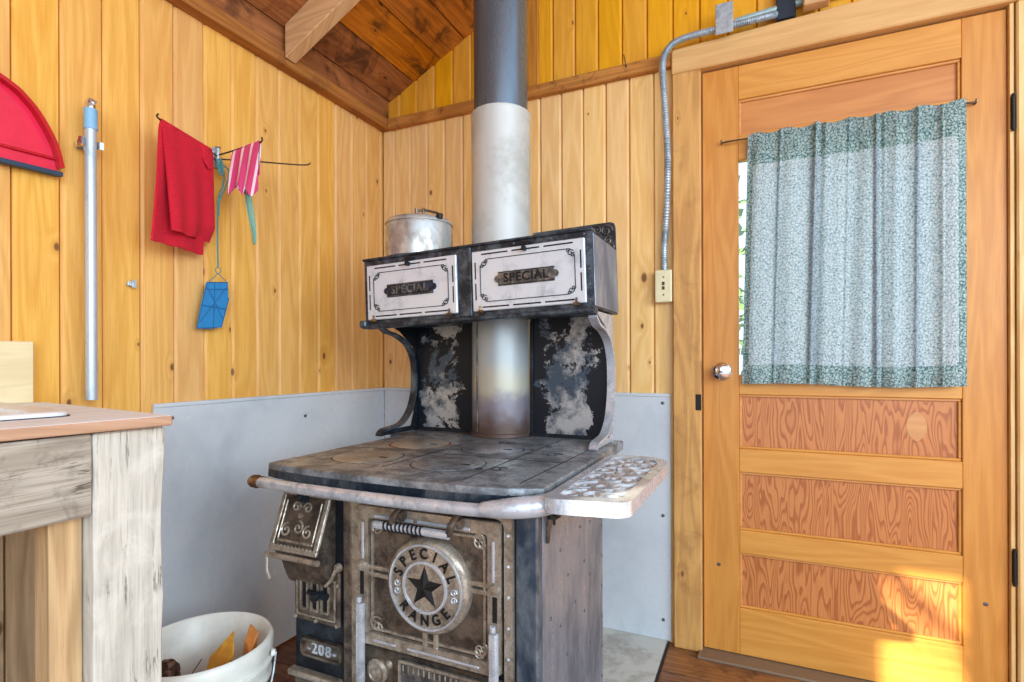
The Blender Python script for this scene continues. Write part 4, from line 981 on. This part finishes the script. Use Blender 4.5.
log('split_log', 'orange split wood chunk standing at the right side of the white bucket', 'splite', [(bx+.044, by+.094, .372), (bx+.098, by+.072, .372), (bx+.120, by+.030, .345), (bx+.078, by+.050, .360)], (-.040, -.010, -.32))
bm = bm_new(); rnd = random.Random(9)
tube(bm, [(bx+.030+.0, by-.092, .10), (bx+.026, by-.092, .2), (bx+.016, by-.088, .30), (bx+.012, by-.086, .352), (bx+.012, by-.086, .362)], [.024, .026, .024, .020, .010], 14)
bmesh.ops.subdivide_edges(bm, edges=bm.edges[:], cuts=3, use_grid_fill=True)
for v in bm.verts: v.co += Vector((rnd.uniform(-1, 1), rnd.uniform(-1, 1), rnd.uniform(-1, 1)))*.003
tag(obj('bark_log', bm, 'bark'), 'brown rough bark log at the left side inside the white bucket', 'firewood')
bm = bm_new(); tube(bm, [(bx+.0, by-.035, .29), (bx+.022, by-.015, .335)], .0012, 6); tag(obj('twig', bm, 'bark'), 'thin twig poking up beside the bark log in the bucket', 'twig')

# ================================================================ LEFT WALL ITEMS
# dustpan
t = thing('dustpan', 'glossy red dustpan with navy rubber lip hanging on the left wall', 'dustpan', (-1.5, .58, 1.44))
arc = [(.722, 1.462), (.714, 1.50), (.700, 1.535), (.676, 1.575), (.655, 1.598), (.637, 1.613), (.605, 1.628), (.57, 1.640), (.52, 1.643), (.47, 1.636), (.43, 1.62), (.39, 1.588), (.36, 1.54), (.345, 1.49), (.34, 1.452)]
base = [(.34, 1.443), (.722, 1.455)]
bm = bm_new(); prism(bm, yz(arc+[(.345, 1.440), (.722, 1.452)], -1.528), (.006, 0, 0), .002); obj('pan', bm, 'redp', t)
bm = bm_new(); ribbon(bm, [(-1.517, y, z) for y, z in smooth_path([(a, b, 0) for a, b in arc], 3) and [(p.x, p.y) for p in smooth_path([(a, b, 0) for a, b in arc], 3)]], (.015, 0, 0), .0045); obj('rim', bm, 'reddk', t)
bm = bm_new(); prism(bm, yz([(.345, 1.468), (.716, 1.480), (.716, 1.487), (.345, 1.475)], -1.5219), (.006, 0, 0), .002); obj('ridge', bm, 'reddk', t)
bm = bm_new(); prism(bm, yz([(.338, 1.432), (.727, 1.444), (.727, 1.4545), (.338, 1.4415)], -1.530), (.020, 0, 0), .001); obj('rubber_lip', bm, 'navy', t)
# pole
t = thing('mop_pole', 'grey telescopic pole with pale blue grip clipped upright to the wall', 'pole', (-1.5, .780, WZ))
bm = bm_new(); tube(bm, [(-1.50, .780, WZ+.0005), (-1.50, .780, 1.58)], .0125, 20); obj('shaft', bm, 'alu', t, smooth=True)
bm = bm_new(); tube(bm, [(-1.50, .780, 1.575), (-1.50, .780, 1.625)], .0145, 20); obj('grip', bm, 'cap', t, smooth=True)
bm = bm_new(); tube(bm, [(-1.50, .780, 1.6255), (-1.50, .780, 1.640), (-1.50, .782, 1.650)], [.0115, .011, .008], 16); tube(bm, [(-1.489, .780, 1.638), (-1.4885, .786, 1.644)], .004, 8); obj('hanging_eye', bm, 'chrome', t, smooth=True)
t = thing('pole_clip', 'shiny spring clip on the left wall holding the mop pole', 'clip', (-1.53, .78, 1.54))
bm = bm_new(); cp_ = [(-1.538, .780), (-1.536, .795), (-1.522, .797), (-1.505, .7945), (-1.493, .797), (-1.492, .804), (-1.498, .807)]
for s_ in (1, -1): ribbon(bm, [(x, .780+(y-.780)*s_, 1.54) for x, y in cp_], (0, 0, .009), .0012)
obj('spring', bm, 'chrome', t); 
# swing-arm rack
t = thing('wire_rack', 'wall hook with thin swing wire arms on the left wall', 'rack', (-1.53, 1.14, 1.62))
HZ = 1.637; hub = Vector((-1.522, 1.142, HZ))
bm = bm_new(); box(bm, -1.541, -1.534, 1.13, 1.156, 1.605, 1.665, .002); tube(bm, [hub+Vector((0, 0, -.03)), hub+Vector((0, 0, .025))], .006, 10); tube(bm, [(-1.535, 1.142, HZ+.018), hub+Vector((0, 0, .018))], .004, 8); lathe(bm, [(.001, -.004), (.010, 0), (.001, .004)], hub+Vector((0, 0, .028)), 'Z', 12); obj('mount', bm, 'zinc', t, smooth=True)
arms = [[hub, (-1.475, 1.03, HZ), (-1.428, .905, HZ), (-1.425, .898, HZ+.012)], [hub+Vector((0, 0, .004)), (-1.42, 1.135, HZ+.004), (-1.315, 1.121, HZ), (-1.308, 1.121, HZ+.014)],
        [hub+Vector((0, 0, -.008)), (-1.46, 1.19, HZ-.006), (-1.34, 1.296, HZ-.003), (-1.315, 1.315, HZ+.005)], [hub+Vector((0, 0, -.014)), (-1.50, 1.085, HZ-.02), (-1.495, 1.07, HZ-.018)]]
for a in arms:
    bm = bm_new(); tube(bm, smooth_path(a, 5), .0024, 8); obj('arm', bm, 'wire', t, smooth=True)
# red towel: folded over the first arm
def cloth(name, mat, lab, cat, f, nu, nv, thick=.004, group=None):
    bm = bm_new(); V = [[bm.verts.new(f(i/nu, j/nv)) for i in range(nu+1)] for j in range(nv+1)]
    for j in range(nv):
        for i in range(nu): bm.faces.new((V[j][i], V[j][i+1], V[j+1][i+1], V[j+1][i]))
    bmesh.ops.recalc_face_normals(bm, faces=bm.faces); bmesh.ops.solidify(bm, geom=bm.faces[:], thickness=thick)
    o = obj(name, bm, mat, smooth=True, auto=60); tag(o, lab, cat, group); return o
A0, A1 = Vector((-1.430, .908, HZ+.004)), Vector((-1.497, 1.100, HZ+.004))
nrm = Vector(((A1-A0).y, -(A1-A0).x, 0)).normalized()     # towards the camera/room (+X,-Y side)
if nrm.x < 0: nrm = -nrm
def towelf(u, v):
    # v 0: back hem .. .5 over the arm .. 1: front hem
    p = A0.lerp(A1, u); s = (v-.46)
    if s < 0: L = -s/.46; side = -1; length = .325+.0012*sin(u*22)
    else: L = s/.54; side = 1; length = .292-.01*u+.0012*sin(u*19)
    th = min(1, abs(L)*14)
    off = side*(.007*th+.006*L)
    q = p+Vector((0, 0, .006-.004*th-length*L))
    d = (A1-A0).normalized()
    if side == -1: q += d*(-.022*L)+nrm*(.004*sin(u*9+L*3))
    else: q += d*(.012*L)+nrm*(.012*sin(u*4.2+.8)*L)+nrm*.006*sin(u*15)*L
    if side == 1 and L > .85: q += nrm*(-.02)*(L-.85)/.15*u
    return q+nrm*off
tw = cloth('towel', 'towel', 'bright red hand towel folded over the wire arm on the left wall', 'towel', towelf, 26, 60, .006)
# pink striped cloth on second arm
B0, B1 = Vector((-1.448, 1.139, HZ+.006)), Vector((-1.318, 1.122, HZ+.006)); nb = Vector((.12, -1, 0)).normalized()
def pinkf(u, v):
    p = B0.lerp(B1, u); s = v-.5; L = abs(s)*2; side = 1 if s > 0 else -1
    L0 = (.140-.04*abs(sin(u*7))) if side > 0 else .10+.03*sin(u*5)
    return p+Vector((.012*sin(6*u)*L, 0, -L*L0+.002-.03*u*L))+nb*side*(.006*min(1, L*8)+.006*L)+nb*.008*sin(u*14+v*3)*L+(B0-B1)*.10*L*(1-u)
cloth('dish_cloth', 'stripe', 'pink and white striped dish cloth draped on the wire arm', 'cloth', pinkf, 22, 24, .003)
def sagef(u, v):
    w = .013*(.35+.65*max(0., sin(pi*min(1, v*.9+.12)))**.7)
    return Vector((-1.42+.018*v, 1.158+(u-.5)*2*w+.010*v-.004*sin(5*v), 1.575-.215*v))+Vector((.005*cos(u*pi*2), 0, 0))
# cord strap carrying the strip
cloth('hanging_strip', 'sage', 'long narrow sage green cloth strip hanging below the pink cloth', 'cloth', lambda u, v: sagef(u, v)+Vector((0, 0, .0)), 8, 26, .003)
# fly swatter with cord
t = thing('fly_swatter', 'blue plastic fly swatter head hanging by a teal cord from the rack', 'fly swatter', (-1.505, 1.12, 1.10))
bm = bm_new(); tube(bm, smooth_path([(-1.51, 1.140, 1.612), (-1.512, 1.155, 1.58), (-1.512, 1.150, 1.545), (-1.512, 1.136, 1.50), (-1.512, 1.132, 1.40), (-1.511, 1.133, 1.292)], 5), .0024, 8)
tube(bm, smooth_path([(-1.51, 1.140, 1.612), (-1.510, 1.170, 1.600), (-1.509, 1.160, 1.55), (-1.509, 1.138, 1.50), (-1.509, 1.134, 1.45)], 5), .002, 8)
for k in range(5): tube(bm, scroll((-1.512+.002*k, 1.14, 1.618-.008*k), .009-.001*(k % 2), k, .95, (0, 1, 0), (0, .2, 1), 10, .9), .0026, 6)
obj('cord', bm, 'cordm', t, smooth=True)
bm = bm_new(); tube(bm, scroll((-1.511, 1.133, 1.282), .009, pi/2, 1, (0, 1, 0), (0, 0, 1), 14, 1), .0013, 6); tube(bm, [(-1.511, 1.133, 1.273), (-1.511, 1.104, 1.245)], .0013, 6); tube(bm, [(-1.511, 1.133, 1.273), (-1.511, 1.160, 1.252)], .0013, 6); obj('wire_loop', bm, 'cordm', t, smooth=True)
hq = [(1.094, 1.240), (1.166, 1.249), (1.168, 1.20), (1.158, 1.15), (1.142, 1.108), (1.10, 1.100), (1.062, 1.100), (1.076, 1.17)]
bm = bm_new(); prism(bm, yz(hq, -1.512), (.0025, 0, 0), .001)
sw = obj('swatter_head', bm, 'blue', t)
bm = bm_new(); lines = [((1.094, 1.24), (1.166, 1.249)), ((1.088, 1.218), (1.167, 1.228)), ((1.076, 1.17), (1.160, 1.165)), ((1.09, 1.235), (1.15, 1.13)), ((1.165, 1.24), (1.072, 1.12)), ((1.120, 1.243), (1.115, 1.10)), ((1.062, 1.10), (1.142, 1.108)), ((1.062, 1.10), (1.094, 1.24)), ((1.142, 1.108), (1.168, 1.20))]
for a, b in lines: tube(bm, [(-1.509, a[0], a[1]), (-1.509, b[0], b[1])], .0016, 6)
obj('ribs', bm, plain('dark_blue_plastic', '1f6aa4', .4), sw)
# bent bracket left in a board, and nails
bm = bm_new(); box(bm, XL+.0005, XL+.010, .885, .905, 1.205, 1.217, .001); box(bm, XL+.010, XL+.016, .893, .903, 1.200, 1.222, .001); tag(obj('old_bracket', bm, 'zinc'), 'small bent metal bracket fixed to the left wall below the red towel', 'bracket')
bm = bm_new(); tube(bm, [(-.300, YB-.0285, 2.062), (-.305, YB-.05, 2.10)], .002, 6); o = obj('nail', bm, 'wire'); tag(o, 'bent nail sticking out of the horizontal trim right of the stovepipe', 'nail'); o.location.x -= .132

# ================================================================ SWITCH, CONDUITS
t = thing('switch_box', 'ivory cover plate switch box mounted on the wall left of the door', 'switch', (-.300, 1.96, 1.205))
bm = bm_new(); box(bm, -.333, -.2745, 1.944, YB-.0005, 1.206, 1.320, .004, seg=2); sb_ = obj('cover', bm, 'switch', t)
bm = bm_new()
for z in (1.232, 1.294): lathe(bm, [(.003, 0), (.003, -.001)], (-.303, 1.944, z), 'Y', 8)
box(bm, -.308, -.299, 1.9425, 1.944, 1.250, 1.262, .0005); box(bm, -.308, -.299, 1.9425, 1.944, 1.266, 1.278, .0005)
obj('toggle', bm, 'wire', t)
fpath = smooth_path([(-.302, 1.958, 1.3205), (-.302, 1.958, 1.40), (-.297, 1.955, 1.47), (-.288, 1.936, 1.60), (-.286, 1.932, 1.72), (-.292, 1.93, 1.84), (-.298, 1.925, 1.95), (-.300, 1.918, 2.02), (-.292, 1.918, 2.06), (-.265, 1.918, 2.09), (-.22, 1.922, 2.103), (-.16, 1.925, 2.107), (-.08, 1.925, 2.108), (.0, 1.928, 2.110), (.04, 1.94, 2.118), (.055, 1.965, 2.13)], 10)
bm = bm_new(); N = len(fpath); P2 = []; R2 = []
# resample for the spiral ribs
for i in range(N-1):
    for k in range(4):
        P2.append(fpath[i].lerp(fpath[i+1], k/4)); R2.append(.0105+.0014*(1 if (len(P2) % 3) else -1))
tube(bm, P2, R2, 12); tag(obj('flexible_conduit', bm, 'zinc', smooth=True), 'ribbed flexible metal conduit bending over the door corner down to the switch', 'conduit')
bm = bm_new()
for z in (1.44, 1.79): ribbon(bm, [(-.31+.0, 1.972, z), (-.302, 1.968, z), (-.300, 1.950 if z < 1.6 else 1.922, z), (-.290, 1.942 if z < 1.6 else 1.918, z), (-.280, 1.945 if z < 1.6 else 1.93, z)], (0, 0, .003), .0008)
bm.free()
bm = bm_new(); box(bm, -.127, -.073, 1.908, 1.912, 2.080, 2.180, .001)
pl = obj('conduit_guard', bm, 'zinc'); tag(pl, 'flat grey metal plate covering the conduit above the door', 'plate')
bm = bm_new(); tube(bm, [(-.070, 1.962, 2.138), (.12, 1.962, 2.150), (.60, 1.962, 2.146)], .0115, 14); tag(obj('rigid_conduit', bm, 'emt', smooth=True), 'straight pale blue-green conduit pipe running above the door header', 'conduit')
bm = bm_new(); box(bm, .056, .112, 1.95, YB+.003, 2.105, 2.22, .002); tag(obj('junction_box', bm, 'boxm'), 'dark blue junction box above the door partly behind the beam end', 'junction box')
bm = bm_new(); box(bm, .115, .175, 1.75, 1.93, 2.12, 2.24, .003)
bm.free()
bm = bm_new(); prism(bm, [(.130, 1.905, 2.105), (.203, 1.905, 2.105), (.250, 1.905, 3.02), (.170, 1.905, 2.98)], (0, .043, 0), .003); tag(obj('brace_block', bm, 'rafter'), 'short sawn wood brace standing on the door header across the conduit', 'brace')
